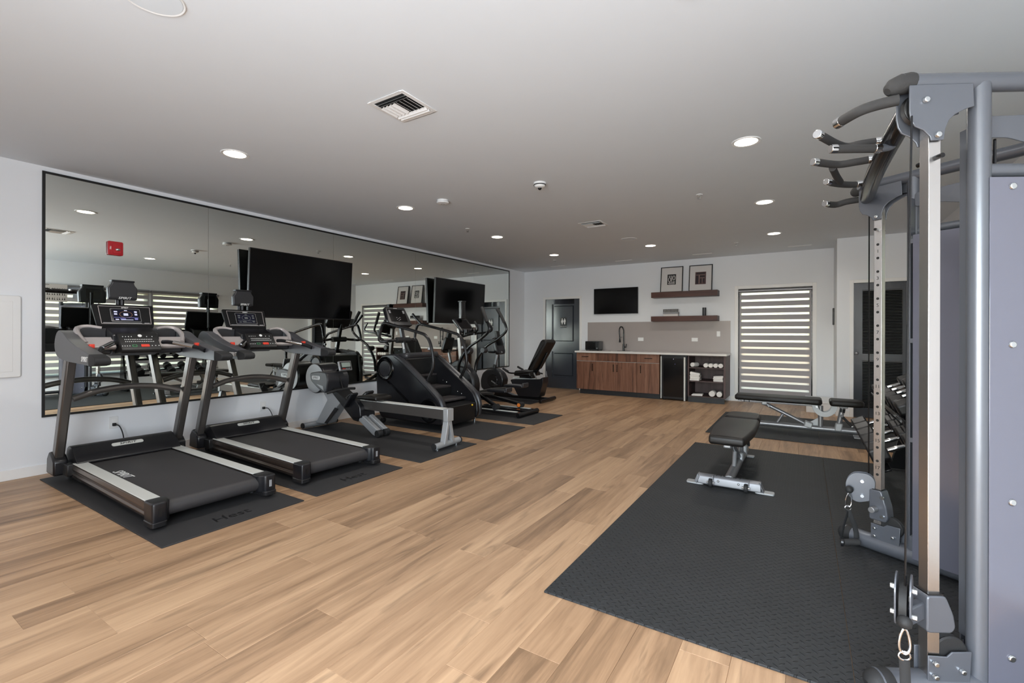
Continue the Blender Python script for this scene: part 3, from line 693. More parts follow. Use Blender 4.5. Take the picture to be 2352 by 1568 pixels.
sp.tube(pts, .011, 8, 6); c_ = f; sp.build('spring_hose', black_steel, f)
coil = MB(); n = 30
P_ = [Vector(p) for p in pts]
for k in range(n):
    u = k / (n - 1) * (len(P_) - 1.001); i = int(u); q = P_[i].lerp(P_[i+1], u - i); d = (P_[i+1] - P_[i]).normalized(); coil.cyl(q - d * .003, q + d * .003, .0145, n=10)
coil.build('spring_coil', black_p, f)
MB().cyl((-.088, 0, .30), (-.084, 0, .26), .014).cyl((-.084, 0, .26), (-.081, 0, .18), .014, .022).build('spray_head', black_steel, f)
MB().cyl((-.086, 0, .285), (0, 0, .285), .005, n=8).build('holder_arm', black_steel, f)
lv = MB().cyl((.015, 0, .085), (.06, 0, .085), .014); lv.build('valve', black_steel, f); MB().bar((.055, 0, .09), (.062, 0, .15), .012, .008, (0, 1, 0)).build('lever', black_steel, f)
t = thing('toaster_oven', 'small black countertop oven at the left end of the worktop', 'oven', (1.885, 9.42, .90))
MB().box((-.158, -.11, .012), (.158, .12, .2)).build('body', black_s, t, bevel=.01); MB().box((-.148, -.118, .03), (.085, -.11, .185)).build('door', black_gl, t, bevel=.003)
MB().box((.09, -.116, .03), (.148, -.11, .185)).build('control_panel', black_p, t); MB().cyl((.118, -.126, .05), (.118, -.116, .05), .014).build('knob', zinc, t); MB().box((-.135, -.128, .165), (.07, -.118, .175)).build('handle', black_steel, t)
for a in (-.13, .13):
    for c in (-.09, .1): MB().cyl((a, c, 0), (a, c, .013), .012, n=10).build('foot', rubber, t)
# fridge
t = thing('mini_fridge', 'black glass door beverage fridge with silver handle bar', 'fridge', (3.637, 9.35, 0))
MB().box((-.24, -.26, .02), (.24, .26, .845)).build('body', black_p, t, bevel=.004)
d = MB().box((-.232, -.298, .03), (.232, -.262, .835)).build('door', black_s, t, bevel=.003); MB().box((-.19, -.301, .07), (.175, -.2985, .80)).build('door_glass', black_gl, d)
MB().cyl((.205, -.318, .01), (.205, -.318, .825), .016, n=14).cyl((.205, -.3, .12), (.205, -.318, .12), .008, n=8).cyl((.205, -.3, .72), (.205, -.318, .72), .008, n=8).build('handle', alu, d)
MB().box((-.238, -.302, .03), (-.222, -.2985, .835)).build('hinge_strip', alu, d); MB().box((-.24, -.27, .846), (.24, -.262, .862)).build('top_trim', dark_g, t)
MB().ball((-.0, -.302, .785), .006).build('indicator_light', ui_white, d); MB().ball((.03, -.302, .69), .005).build('indicator_light', ui_blue, d)
for a in (-.2, .2): MB().cyl((a, -.22, 0), (a, -.22, .02), .015, n=10).cyl((a, .22, 0), (a, .22, .02), .015, n=10).build('leveling_foot', rubber, t)
# open towel shelf
t = thing('shelf_unit', 'dark open shelf unit of rolled towels at the right end of the counter', 'shelf', (4.215, 9.35, 0))
X0, X1 = 3.895, 4.54
MB().box((X0, YF, .10), (X0 + .022, L - .002, .865)).build('side_panel', cab_dark, t, world=True); MB().box((X1 - .034, YF, .10), (X1, L - .002, .865)).build('side_panel', cab_dark, t, world=True)
MB().box((X0 + .022, L - .02, .10), (X1 - .034, L - .002, .865)).build('back_panel', cab_dark, t, world=True)
for z in (.10, .378, .626): MB().box((X0 + .022, YF + .003, z), (X1 - .034, L - .02, z + .018)).build('shelf', cab_dark, t, world=True)
MB().box((X0 + .022, YF + .003, .848), (X1 - .034, L - .02, .865)).build('top_rail', cab_dark, t, world=True); MB().box((X0, YF + .015, 0), (X1 - .02, YF + .035, .10)).build('toe_kick', kick_m, t, world=True)
def towel_roll(label, x, y, z, r, ln, ang=0.0, group='rolled towels'):
    t = thing('rolled_towel', label, 'towel', (x, y, z), ang, group)
    b = MB(); m = 40; turns = 3.2; poly = []
    out = [(r * math.cos(2*math.pi*i/24), r + r * .96 * math.sin(2*math.pi*i/24)) for i in range(24)]
    b.prism(out, 'y', -ln/2, ln/2); b.build('roll', towel_m, t, bevel=.006)
    pts = []
    for i in range(m):
        a = 2*math.pi*turns*i/m; rr = r * (.12 + .80 * i/m); pts.append((rr*math.cos(a), -ln/2 - .001, r + rr*.96*math.sin(a)))
    MB().tube(pts, .0028, 5, 1).build('spiral_fold', towel_m, t); return t
def towel_fold(label, x, y, z, w, d, h, ang=0.0, droop=0.0, group='folded towels'):
    t = thing('folded_towel', label, 'towel', (x, y, z), ang, group)
    p = fillet([(-w/2, 0), (w/2, 0), (w/2, h), (-w/2, h + droop)], h * .45, 4)
    MB().prism(p, 'y', -d/2, d/2).build('fold', towel_m, t, bevel=.004); MB().box((-w/2 + .006, -d/2 - .0012, h*.46), (w/2 - .006, -d/2 - .0002, h*.54)).build('fold_seam', grey_print, t); return t
Z1, Z2, Z3 = .645, .398, .120
towel_roll('single rolled white towel alone at the left of the top shelf', 3.995, 9.17, Z1, .043, .17, R(-20))
for i, w_ in enumerate(('first', 'second', 'third', 'fourth')): towel_roll(w_ + ' from the left of the four rolled towels on the top shelf', 4.205 + .0838 * i, 9.16, Z1, .041, .21)
for i in range(4): towel_fold(('bottom', 'second lowest', 'third', 'topmost tilted')[i] + ' white towel in the left stack on the middle shelf', 4.012, 9.16, Z2 + .034 * i, .17, .2, .033, R((-2, 2, -1, 4)[i]), (0, 0, 0, .03)[i])
for i in range(3): towel_fold(('bottom', 'middle', 'topmost tilted')[i] + ' white towel in the right stack on the middle shelf', 4.415, 9.16, Z2 + .036 * i, .165, .2, .035, R((1, -2, 2)[i]), (0, 0, -.012)[i])
towel_fold('flat folded white towel lying on the bottom shelf', 4.05, 9.16, Z3, .19, .2, .034, R(3), -.01)
towel_roll('left of the two fat rolled towels on the bottom shelf', 4.312, 9.16, Z3, .053, .21); towel_roll('right of the two fat rolled towels on the bottom shelf', 4.428, 9.16, Z3, .048, .2, R(4))
# backsplash, outlets, switch
tag(MB().box((1.645, L - .010, .9005), (4.546, L - .0005, 1.512)).build('backsplash', splash_m), 'greige backsplash behind the worktop', 'backsplash')
outlet('left horizontal white outlet on the backsplash beside the faucet', (2.837, L - .010, 1.148), 'y', True); outlet('right horizontal white outlet on the backsplash above the fridge', (3.905, L - .010, 1.15), 'y', True)
t = thing('light_switch', 'white light switch at the right end of the backsplash', 'switch', (4.336, L - .010, 1.263))
MB().prism(rect(-.031, -.05, .031, .05, .005), 'y', -.006, 0).build('cover_plate', white_p, t, bevel=.002); MB().prism(rect(-.015, -.03, .015, .03, .003), 'y', -.010, -.006).build('rocker', trim_m, t, bevel=.002)
# floating shelves
tag(MB().box((3.115, 9.40, 1.985), (4.351, L, 2.093)).build('floating_shelf', shelf_wood, bevel=.002), 'upper dark walnut floating shelf holding two framed prints', 'shelf')
tag(MB().box((3.113, 9.40, 1.511), (4.351, L, 1.611)).build('floating_shelf', shelf_wood, bevel=.002), 'lower dark walnut floating shelf with small ornaments', 'shelf')
def framed(label, x0, x1, z0, z1, art):
    t = thing('picture_frame', label, 'picture', ((x0 + x1) / 2, 9.535, z0), 0, 'framed prints')
    w, h = (x1 - x0) / 2, z1 - z0; lean = .075
    def f(x, d, z): return (x, -d + lean * z / h, z)
    for a, c in (((-w, 0), (-w + .015, h)), ((w - .015, 0), (w, h)), ((-w + .015, 0), (w - .015, .015)), ((-w + .015, h - .015), (w - .015, h))): MB().box((a[0], -.006, a[1]), (c[0], .016, c[1])).map(f).build('frame_bar', frame_k, t)
    MB().box((-w + .015, 0, .015), (w - .015, .006, h - .015)).map(f).build('mat_board', paper, t)
    for poly, m, d in art: MB().prism(poly, 'y', .004, d).map(lambda x, y, z: f(x, y, z)).build('art_print', m, t)
    return t
def ring(cx, cz, rx, rz, w, n=20):
    o = [(cx + rx*math.cos(2*math.pi*i/n), cz + rz*math.sin(2*math.pi*i/n)) for i in range(n + 1)]; q = [(cx + (rx-w)*math.cos(2*math.pi*i/n), cz + (rz-w)*math.sin(2*math.pi*i/n)) for i in range(n + 1)]
    return [(o[i], o[i+1], q[i+1], q[i]) for i in range(n)]
cx, cz = .0, .257
A = [(rect(-.083, cz - .105, .083, cz + .105), print_k, .0072), (rect(-.058, cz + .062, -.02, cz + .075), paper, .0078), (rect(-.005, cz - .052, .006, cz + .08), paper, .0078), (rect(.022, cz - .052, .064, cz - .040), paper, .0078)]
A += [(p, paper, .0078) for p in ring(-.04, cz - .002, .028, .052, .012) + ring(.043, cz + .03, .028, .05, .012)] + [(rect(-.06, cz - .092, .06, cz - .082), paper, .0078), (rect(-.06, cz - .072, .06, cz - .062), paper, .0078), (rect(-.06, cz - .085, -.05, cz - .07), paper, .0078), (rect(.05, cz - .085, .06, cz - .07), paper, .0078)]
framed('left framed print with black letter-like shapes on white mat', 3.262, 3.694, 2.093, 2.607, A)
brown = mat('brown print', '#4c3230', .6, var=.1); brown2 = mat('dark plum print', '#2f2426', .6, var=.1); tan_l = mat('tan print line', '#a58f86', .6, var=.05)
Bq = [(rect(-.098, cz - .125, .098, cz + .118), brown, .0072), (rect(-.078, cz + .068, .074, cz + .10), brown2, .0078), (rect(-.085, cz + .056, .08, cz + .062), tan_l, .0078), (rect(-.085, cz - .11, -.04, cz + .045), brown2, .0078), (rect(-.032, cz - .11, -.022, cz + .05), tan_l, .0078),
      (rect(-.012, cz + .012, .07, cz + .048), brown2, .0078), (rect(-.015, cz - .003, .075, cz + .003), tan_l, .0078), (rect(-.008, cz - .1, .02, cz - .015), brown2, .0078), (rect(.028, cz - .11, .034, cz - .01), tan_l, .0078), (rect(.042, cz - .09, .068, cz - .015), brown2, .0078)]
framed('right framed print with brown block shapes on white mat', 3.810, 4.237, 2.093, 2.606, Bq)
t = thing('ornament_box', 'small black and white ribbed ornament on the lower shelf', 'ornament', (3.484, 9.5, 1.611))
MB().box((-.14, -.04, 0), (.14, .04, .045)).build('base', paper, t, bevel=.002); MB().box((-.147, -.045, .045), (.147, .045, .082)).build('body', grey_print, t, bevel=.003)
for k in range(11): MB().box((-.142 + k * .0265, -.045, .082), (-.128 + k * .0265, .045, .14)).build('rib', print_k, t)
MB().box((-.14, -.03, .082), (.14, .03, .135)).build('core', paper, t)
t = thing('vase', 'dark slim cylinder vase on the lower shelf', 'vase', (4.104, 9.5, 1.611))
MB().lathe([(1e-5, 0), (.034, 0), (.035, .004), (.035, .154), (.033, .157), (.028, .157), (.028, .03), (1e-5, .03)], (0, 0, 0), 'z', 24).build('body', dark_g, t)

# ================================================================== rubber mats
def rubber_mat(label, x0, x1, y0, y1, logo=None, m=mat_m, group='machine mats', t=.008):
    o = thing('rubber_mat', label, 'mat', ((x0 + x1) / 2, (y0 + y1) / 2, 0), 0, group)
    MB().box((x0, y0, 0), (x1, y1, t)).build('sheet', m, o, bevel=.002, world=True)
    if logo:
        text_obj('logo', 'Hest', .125, black_p, o, (logo[0] - o.location.x, logo[1] - o.location.y, t + .0006), (0, 1, 0), (-1, 0, 0), .0006, 'CENTER', .12)
    return o
rubber_mat('black rubber mat under the first treadmill, nearest the camera', .21, 2.563, 1.20, 2.112, (2.41, 1.665)); rubber_mat('black rubber mat under the second treadmill', .21, 2.557, 2.218, 3.125, (2.41, 2.68))
rubber_mat('black rubber mat under the rower', .21, 2.582, 3.339, 4.252); rubber_mat('black rubber mat under the stair climber', .21, 2.57, 4.465, 5.36); rubber_mat('black rubber mat under the elliptical', .21, 2.582, 5.562, 6.465); rubber_mat('black rubber mat under the recumbent bike', .05, 1.61, 7.145, 7.99)
rubber_mat('large checker plate rubber mat under the near bench and cable machine', 4.663, 5.889, 1.995, 5.68, None, bigmat_m, 'checker plate mats', .0095); rubber_mat('checker plate rubber mat along the right wall under the cable machine', 5.891, 7.11, 1.995, 5.68, None, bigmat_m, 'checker plate mats', .0095)
rubber_mat('checker plate rubber mat under the left half of the far bench', 4.66, 5.885, 6.36, 8.18, None, bigmat_m, 'checker plate mats', .0095); rubber_mat('checker plate rubber mat under the right end of the far bench', 5.887, 7.11, 6.36, 8.18, None, bigmat_m, 'checker plate mats', .0095)

# ================================================================== treadmills
def frame_map(P0, ea, eb, en):
    P0, ea, eb, en = map(Vector, (P0, ea, eb, en)); ea.normalize(); eb.normalize(); en.normalize()
    return lambda a, b, h: P0 + ea*a + eb*b + en*h
def treadmill(label, loc, rotz, lit):
    t = thing('treadmill', label, 'treadmill', loc, rotz, 'treadmills')
    sh = lambda x, y, z: (x - 1.35, y, z - .008)
    def B(b, name, m, bevel=0.0, parent=None, seg=2): return b.map(sh).build(name, m, parent or t, bevel, seg)
    for s in (-1, 1):
        a = lambda y0, y1: (min(s*y0, s*y1), max(s*y0, s*y1))
        B(MB().prism([(s*y, z) for y, z in ((.31,.165),(.386,.160),(.394,.125),(.382,.098),(.396,.085),(.384,.055),(.31,.055))], 'x', .60, 2.16), 'side_rail', bronze, .004)
        y0, y1 = a(.302, .388); B(MB().box((.61, y0, .166), (2.155, y1, .173)), 'foot_rail', alu, .002)
        c = B(MB().soft(fillet([(2.14, s*.284), (2.225, s*.282), (2.252, s*.305), (2.278, s*.318), (2.282, s*.398), (2.14, s*.40)], .02), 'z', .046, .178, .012), 'end_cap', black_s)
        B(MB().prism(fillet([(2.14, s*.29), (2.262, s*.306), (2.284, s*.322), (2.287, s*.402), (2.14, s*.404)], .02), 'z', .022, .058), 'lower_band', dark_frame, .006, c)
        B(MB().box((2.279, min(s*.345, s*.363), .09), (2.2835, max(s*.345, s*.363), .14)), 'end_label', grey_print if s > 0 else black_p, 0, c)
        B(MB().prism([(.352,.16),(.448,.16),(.792,1.04),(.696,1.04)], 'y', *a(.402, .466)), 'upright', gunmetal, .012)
        B(MB().prism([(.285,.065),(.30,.195),(.36,.255),(.45,.225),(.50,.185),(.50,.065)], 'y', *a(.388, .482)), 'upright_shoe', black_s, .014)
        B(MB().box((.42, a(.33,.425)[0], .07), (.62, a(.33,.425)[1], .168)), 'hinge_block', black_p, .008)
        B(MB().cyl((.42, s*.32, .046), (.42, s*.37, .046), .036, n=20), 'transport_wheel', rubber)
        B(MB().box((.46, a(.30,.36)[0], .022), (.72, a(.30,.36)[1], .07)), 'incline_leg', dark_g, .006)
        B(MB().cyl((2.06, s*.33, .008), (2.06, s*.33, .06), .022, n=14), 'leveling_foot', rubber)
        arm = [(.435,1.13),(.445,1.20),(.49,1.255),(.56,1.28),(.66,1.262),(.80,1.205),(1.0,1.155),(1.40,1.085),(1.452,1.062),(1.452,1.03),(1.40,1.012),(1.0,1.022),(.78,1.028),(.62,1.04),(.50,1.065)]
        h = B(MB().prism(fillet(arm, .03, 3), 'y', *a(.378, .464)), 'handrail_arm', arm_m, .016, seg=3)
        B(MB().prism(fillet([(1.32,1.103),(1.455,1.074),(1.468,1.05),(1.455,1.022),(1.32,1.008)], .02), 'y', *a(.374, .468)), 'arm_end_grip', rubber, .012, h)
        B(MB().box((1.12, a(.4642,.466)[0], 1.03), (1.315, a(.4642,.466)[1], 1.088)), 'name_plate', black_s, 0, h)
        text_obj('brand_letters', 'SPIRIT', .056, print_w, h, (1.225 - 1.35, s*.4668, 1.058 - .008), (-s*1, 0, 0) if s > 0 else (1, 0, 0), (0, 0, 1), .0008, 'CENTER', .2)
        B(MB().box((.985, a(.352,.385)[0], 1.135), (1.02, a(.352,.385)[1], 1.168)), 'rocker_switch', red_p, .004, h)
        g = B(MB().tube([(1.16, s*.372, 1.10), (1.08, s*.335, 1.128), (.90, s*.205, 1.172), (.83, s*.165, 1.175)], [.02, .018, .018, .018], 10, 4), 'pulse_grip', black_s)
        B(MB().cyl((1.06, s*.321, 1.135), (.92, s*.22, 1.170), .0192, n=14), 'sensor_plate', chrome, 0, g)
        B(MB().prism(fillet([(.665,1.215),(.72,1.222),(.80,1.135),(.775,1.115),(.68,1.13)], .01), 'y', *a(.15, .366)), 'console_trim', silver_p, .008)
        B(MB().box((.565, a(.165,.36)[0], 1.14), (.60, a(.165,.36)[1], 1.30)), 'cup_holder_wall', dark_g, .01)
        B(MB().tube([(.76, s*.345, 1.17), (.69, s*.372, 1.235), (.60, s*.36, 1.29), (.575, s*.29, 1.312), (.60, s*.20, 1.30)], [.02, .022, .02, .016, .012], 10, 4), 'cup_holder_rim', silver_p)
    B(MB().prism([(.56,.158),(2.185,.158)] + [(2.185 + .05*math.sin(math.pi*i/8), .108 + .05*math.cos(math.pi*i/8)) for i in range(1, 8)] + [(2.185,.058),(.56,.058)], 'y', -.296, .296), 'running_belt', belt_m, .003)
    B(MB().box((.60, -.33, .06), (2.14, .33, .152)), 'deck', black_p)
    B(MB().prism(fillet([(.345,.06),(.345,.19),(.385,.265),(.44,.295),(.50,.285),(.60,.228),(.665,.178),(.665,.163),(.56,.163),(.55,.06)], .02, 3), 'y', -.372, .372), 'motor_cover', black_s, .022, seg=3)
    cover = t.children[-1]; e = Vector((.10, 0, -.057)).normalized(); n = Vector((.057, 0, .10)).normalized(); fm = frame_map((.545 - 1.35, 0, .2612 - .008), (0, 1, 0), -e, n)
    MB().prism(rect(-.115, -.021, .115, .021, .02, 5), 'z', .0, .0035).map(fm).build('badge', alu, cover)
    text_obj('badge_letters', 'SPIRIT', .036, print_k, cover, fm(0, 0, .0045), (0, 1, 0), -e, .0008, 'CENTER', .2, 1.25)
    B(MB().tube([(.60, -.39, .705), (.575, -.22, .755), (.565, 0, .775), (.575, .22, .755), (.60, .39, .705)], .027, 12, 5), 'crossbar', gunmetal)
    # console
    B(MB().prism(fillet([(.42,1.10),(.39,1.20),(.40,1.30),(.46,1.325),(.56,1.305),(.74,1.245),(.76,1.10),(.66,1.055)], .02, 3), 'y', -.17, .17), 'console_body', black_s, .012)
    B(MB().box((.50, -.37, 1.07), (.70, .37, 1.15)), 'console_bridge', dark_g, .015)
    key = B(MB().prism(fillet([(.735,1.245),(.755,1.258),(.882,1.112),(.87,1.085),(.70,1.075)], .012), 'y', -.142, .142), 'keypad', black_p, .008)
    e = Vector((.127, 0, -.146)).normalized(); n = Vector((.146, 0, .127)).normalized(); fm = frame_map((.755 - 1.35, 0, 1.258 - .008), (0, 1, 0), e, n)
    MB().prism(rect(.0, .135, .06, .162, .006), 'z', 0, .004).map(fm).build('stop_button', red_p, key)
    MB().prism(rect(-.062, .137, -.028, .160, .006), 'z', 0, .0025).map(fm).build('start_button', green_p, key); MB().prism(rect(-.057, .141, -.033, .156, .005), 'z', 0, .003).map(fm).build('start_face', black_p, key)
    MB().prism([(.012 + .015*math.cos(i*math.pi/8), .035 + .015*math.sin(i*math.pi/8)) for i in range(16)], 'z', 0, .0025).map(fm).build('logo_disc', print_w, key)
    lg = MB()
    for r_, n_, x0_, x1_ in ((.045, 4, -.11, -.05), (.045, 2, .06, .10), (.078, 16, -.10, .09), (.102, 16, -.10, .10), (.15, 4, -.13, -.08), (.15, 3, .08, .13)):
        for k in range(n_):
            a_ = x0_ + (x1_ - x0_) * k / (n_ - 1); lg.prism(rect(a_ - .003, r_ - .004, a_ + .003, r_ + .003), 'z', 0, .0018)
    lg.map(fm); stuff(lg.build('key_legends', print_w, key))
    # display
    e = Vector((-.09, 0, .19)).normalized(); n = Vector((.19, 0, .09)).normalized(); P0 = (.518 - 1.35, 0, 1.322 - .008); fm = frame_map(P0, (0, 1, 0), e, n)
    d = MB().prism(fillet([(-.208, 0), (.208, 0), (.228, .215), (-.228, .215)], .02), 'z', -.032, 0).map(fm).build('display', black_m, t, .006)
    ol = MB(); q = [(-.178, .018), (.188, .018), (.196, .195), (-.186, .195)]
    for i in range(4):
        a_, c_ = Vector(q[i]), Vector(q[(i+1) % 4]); dd = (c_ - a_).normalized(); nn = Vector((-dd.y, dd.x)) * .0035; ol.prism([tuple(a_), tuple(c_), tuple(c_ + nn), tuple(a_ + nn)], 'z', 0, .0015)
    ol.map(fm).build('outline', silver_p, d)
    MB().prism(rect(-.105, .04, .115, .172, .01), 'z', 0, .002).map(fm).build('screen_bezel', grey_print, d); MB().prism(rect(-.102, .043, .112, .169, .009), 'z', 0, .0026).map(fm).build('screen', black_gl, d)
    c1, c2, c3 = (ui_white, ui_blue, ui_gold) if lit else (ui_grey, ui_grey, ui_grey)
    MB().prism(rect(-.088, .05, .098, .16), 'z', 0, .003).map(fm).build('screen_glow', ui_dim, d)
    u = MB()
    for i in range(24):
        a_, c_ = 2*math.pi*i/24, 2*math.pi*(i+1)/24; P = lambda r, q_: (.006 + r*1.5*math.cos(q_), .112 + r*math.sin(q_)); u.prism([P(.032, a_), P(.032, c_), P(.029, c_), P(.029, a_)], 'z', 0, .0036)
    u.map(fm).build('gauge_ring', c3, d)
    u = MB()
    for q in ((-.012, .1, .022, .124), (-.08, .132, -.055, .145), (-.08, .108, -.058, .122), (.07, .132, .09, .148), (.07, .105, .09, .122), (-.004, .148, .018, .156), (-.075, .056, -.05, .066), (-.035, .056, .055, .061)): u.prism(rect(*q), 'z', 0, .0038)
    u.map(fm).build('gauge_digits', c1, d)
    u = MB()
    for q in ((-.085, .08, .095, .083), (-.04, .062, .0, .071), (.066, .06, .09, .076)): u.prism(rect(*q), 'z', 0, .0036)
    u.map(fm).build('gauge_bars', c2, d)
    text_obj('brand_letters', 'SPIRIT', .02, print_w, d, fm(.005, .182, .001), (0, 1, 0), e, .0006, 'CENTER', .2); MB().prism(rect(.135, .024, .175, .032), 'z', 0, .0015).map(fm).build('model_mark', grey_print, d); MB().prism(rect(-.165, .0245, .115, .031), 'z', 0, .0015).map(fm).build('shelf_lip', grey_print, d)
    e2 = Vector((.06, 0, -.075)).normalized(); n2 = Vector((.075, 0, .06)).normalized(); fm2 = frame_map((.518 - 1.35, 0, 1.325 - .008), (0, 1, 0), e2, n2)
    tr = MB().prism(fillet([(-.206, 0), (.206, 0), (.16, .098), (-.15, .098)], .015), 'z', -.05, .004).map(fm2).build('reading_rack', black_m, t, .008)
    MB().prism(rect(-.07, .045, .085, .060, .007), 'z', .004, .0055).map(fm2).build('vent_slot', dark_g, tr)
    hd = B(MB().prism(fillet([(-.105,1.560),(.105,1.560),(.110,1.668),(.086,1.700),(.080,1.735),(-.080,1.735),(-.086,1.700),(-.110,1.668)], .012, 3), 'x', .365, .425), 'phone_holder', dark_g, .010, seg=3)
    B(MB().box((.360, -.085, 1.722), (.430, .085, 1.740)), 'clamp_lip', black_s, .004, hd)
    B(MB().box((.425, -.1, 1.567), (.4265, .1, 1.582)), 'name_strip', black_s, 0, hd)
    text_obj('brand_letters', 'SPIRIT', .03, print_w, hd, (.4275 - 1.35, .01, 1.5755 - .008), (0, 1, 0), (0, 0, 1), .0006, 'CENTER', .2, 1.2)
    B(MB().cyl((.395, 0, 1.48), (.395, 0, 1.57), .016, n=12).cyl((.368, -.02, 1.32), (.36, -.02, 1.66), .018, n=12).box((.352, -.055, 1.60), (.368, .055, 1.70)), 'holder_stem', dark_frame)
    if lit: text_obj('belt_letters', 'SPIRIT', .09, print_w, [o for o in t.children if o.name.startswith('running_belt')][0], (1.25 - 1.35, -.245, .1588 - .008), (1, 0, 0), (0, 1, 0), .0005, 'CENTER', .2, 1.15)
    return t
treadmill('nearest treadmill, its lit violet display in front of the mirror, beside the access panel', (1.35, 1.680, .0095), R(-1.4), True)
treadmill('second treadmill, between the nearest treadmill and the rower, with dim display', (1.35, 2.738, .0095), R(-3.0), False)

# ================================================================== rower
t = thing('rower', 'grey rowing machine with flywheel between the second treadmill and the stair climber', 'rower', (1.3, 3.93, .008))
yc = 3.93
def WB(b, name, m, bevel=0.0, parent=None, root=None, seg=2):
    rt = root or t
    if parent is None: return b.build(name, m, rt, bevel, seg, world=True)
    q = (Matrix.Translation(rt.location) @ rt.rotation_euler.to_matrix().to_4x4()).inverted(); b.v = [q @ v for v in b.v]; return b.build(name, m, parent, bevel, seg)
fx, fz = .285, .665
WB(MB().cyl((fx, yc - .155, fz), (fx, yc + .13, fz), .198, n=40), 'flywheel_housing', black_s, .02, seg=3)
hs = t.children[-1]
WB(MB().cyl((fx, yc - .16, fz), (fx, yc - .153, fz), .186, n=40), 'flywheel_disc', light_grey, .004, hs)
WB(MB().prism(fillet([(.22,.735),(.40,.765),(.56,.755),(.60,.66),(.565,.50),(.50,.49),(.36,.56),(.24,.635)], .035, 4), 'y', yc - .185, yc + .15), 'drive_cover', dark_g, .02, seg=3)
dc = t.children[-1]
WB(MB().prism(rect(.275, .655, .44, .705, .022, 5), 'y', yc - .190, yc - .185), 'badge', print_w, 0, dc)
text_obj('badge_letters', 'SPIRIT', .042, print_k, dc, (.357 - 1.3, -.1905, .680 - .008), (1, 0, 0), (0, 0, 1), .0006, 'CENTER', .2)
WB(MB().prism([(.37,.60),(.50,.58),(.52,.52)], 'y', yc - .188, yc - .185), 'cover_inset', light_grey, 0, dc)
# frame: front leg gusset and sloping main beam
WB(MB().prism(fillet([(.36,.47),(.55,.50),(.70,.365),(.63,.305),(.41,.062),(.20,.062),(.44,.385)], .02), 'y', yc - .075, yc + .075), 'front_leg', light_grey, .006)
WB(MB().prism([(.60,.30),(.66,.285),(.44,.075),(.38,.075)], 'y', yc - .079, yc - .074), 'leg_slot', dark_frame, 0, t.children[-1])
WB(MB().cyl((.185, yc - .25, .045), (.175, yc + .25, .045), .036, n=18), 'front_foot', light_grey); ff = t.children[-1]
for s in (-1, 1):
    WB(MB().cyl((.18, yc + s*.25, .045), (.18, yc + s*.262, .045), .037, n=18), 'foot_cap', rubber, 0, ff)
    WB(MB().cyl((.18, yc + s*.10, .008), (.18, yc + s*.10, .03), .018, n=12), 'leveling_foot', zinc, 0, ff)
    y0, y1 = sorted((yc + s*.025, yc + s*.085))
    WB(MB().prism([(.52,.50),(.60,.535),(1.44,.075),(1.37,.02),(1.32,.03)], 'y', y0, y1), 'main_beam', light_grey, .006)
    WB(MB().cyl((1.40, yc + s*.022, .052), (1.40, yc + s*.092, .052), .044, n=20), 'transport_wheel', rubber, .006)
WB(MB().prism([(.52,.52),(.60,.555),(1.12,.275),(1.06,.165),(.98,.175)], 'y', yc - .10, yc + .10), 'beam_cover', black_p, .01)
WB(MB().prism(fillet([(.92,.40),(1.02,.44),(1.12,.36),(1.14,.22),(1.0,.20),(.92,.30)], .03), 'y', yc - .115, yc + .115), 'rail_joint', black_s, .01)
WB(MB().box((1.05, yc - .045, .315), (2.455, yc + .045, .425)), 'seat_rail', gunmetal, .006)
WB(MB().box((1.05, yc - .05, .425), (2.44, yc + .05, .434)), 'rail_track', alu, .002)
st = WB(MB().soft(fillet([(1.07,.450),(1.43,.450),(1.42,.50),(1.32,.512),(1.16,.498),(1.08,.492)], .02, 4), 'y', yc - .13, yc + .13, .02), 'seat', vinyl)
WB(MB().box((1.14, yc - .06, .432), (1.36, yc + .06, .452)), 'seat_carriage', zinc, .006, st)
for s in (-1, 1):
    p = WB(MB().obox((.97, yc + s*.125, .43), (.075, 0, .09), (0, .05, 0), (.012, 0, -.01)), 'foot_plate', black_s, .01)
    WB(MB().tube([(.94, yc + s*.075, .46), (.965, yc + s*.125, .505), (.94, yc + s*.175, .46)], .008, 6, 4), 'foot_strap', rubber, 0, p)
hd = WB(MB().tube([(.60, yc - .20, .498), (.64, yc - .10, .522), (.65, yc, .527), (.65, yc + .10, .530), (.64, yc + .20, .522)], .017, 10, 4), 'pull_handle', rubber)
WB(MB().bar((.57, yc, .70), (.645, yc, .53), .03, .012, (0, 1, 0)), 'drive_strap', black_p, 0, hd)
mo = WB(MB().obox((.625, 3.985, .83), (.012, 0, .004), (0, .098, 0), (-.018, 0, .062)), 'monitor', silver, .008)
WB(MB().obox((.640, 3.985, .836), (.003, 0, .001), (0, .078, 0), (-.0135, 0, .046)), 'monitor_bezel', black_p, 0, mo); WB(MB().obox((.6435, 3.985, .846), (.002, 0, .0006), (0, .066, 0), (-.0085, 0, .029)), 'lcd', lcd_m, 0, mo)
for k in range(5): WB(MB().obox((.6535, 3.935 + .025*k, .797), (.002, 0, .0006), (0, .007, 0), (-.0015, 0, .005)), 'button', red_p if k < 2 else light_grey, 0, mo)
WB(MB().tube([(.50, yc + .03, .76), (.56, yc + .04, .80), (.615, 3.985, .815)], .014, 8, 4), 'monitor_arm', black_steel)
WB(MB().prism([(yc - .03, .315), (yc + .03, .315), (yc + .085, .06), (yc + .045, .06), (yc + .005, .26), (yc - .005, .26), (yc - .045, .06), (yc - .085, .06)], 'x', 2.385, 2.455), 'rear_leg', light_grey, .004)
WB(MB().box((2.40, yc - .052, .30), (2.465, yc + .052, .437)), 'rail_end_cap', light_grey, .006)
rf = WB(MB().cyl((2.42, yc - .205, .055), (2.405, yc + .215, .055), .034, n=18), 'rear_foot', light_grey)
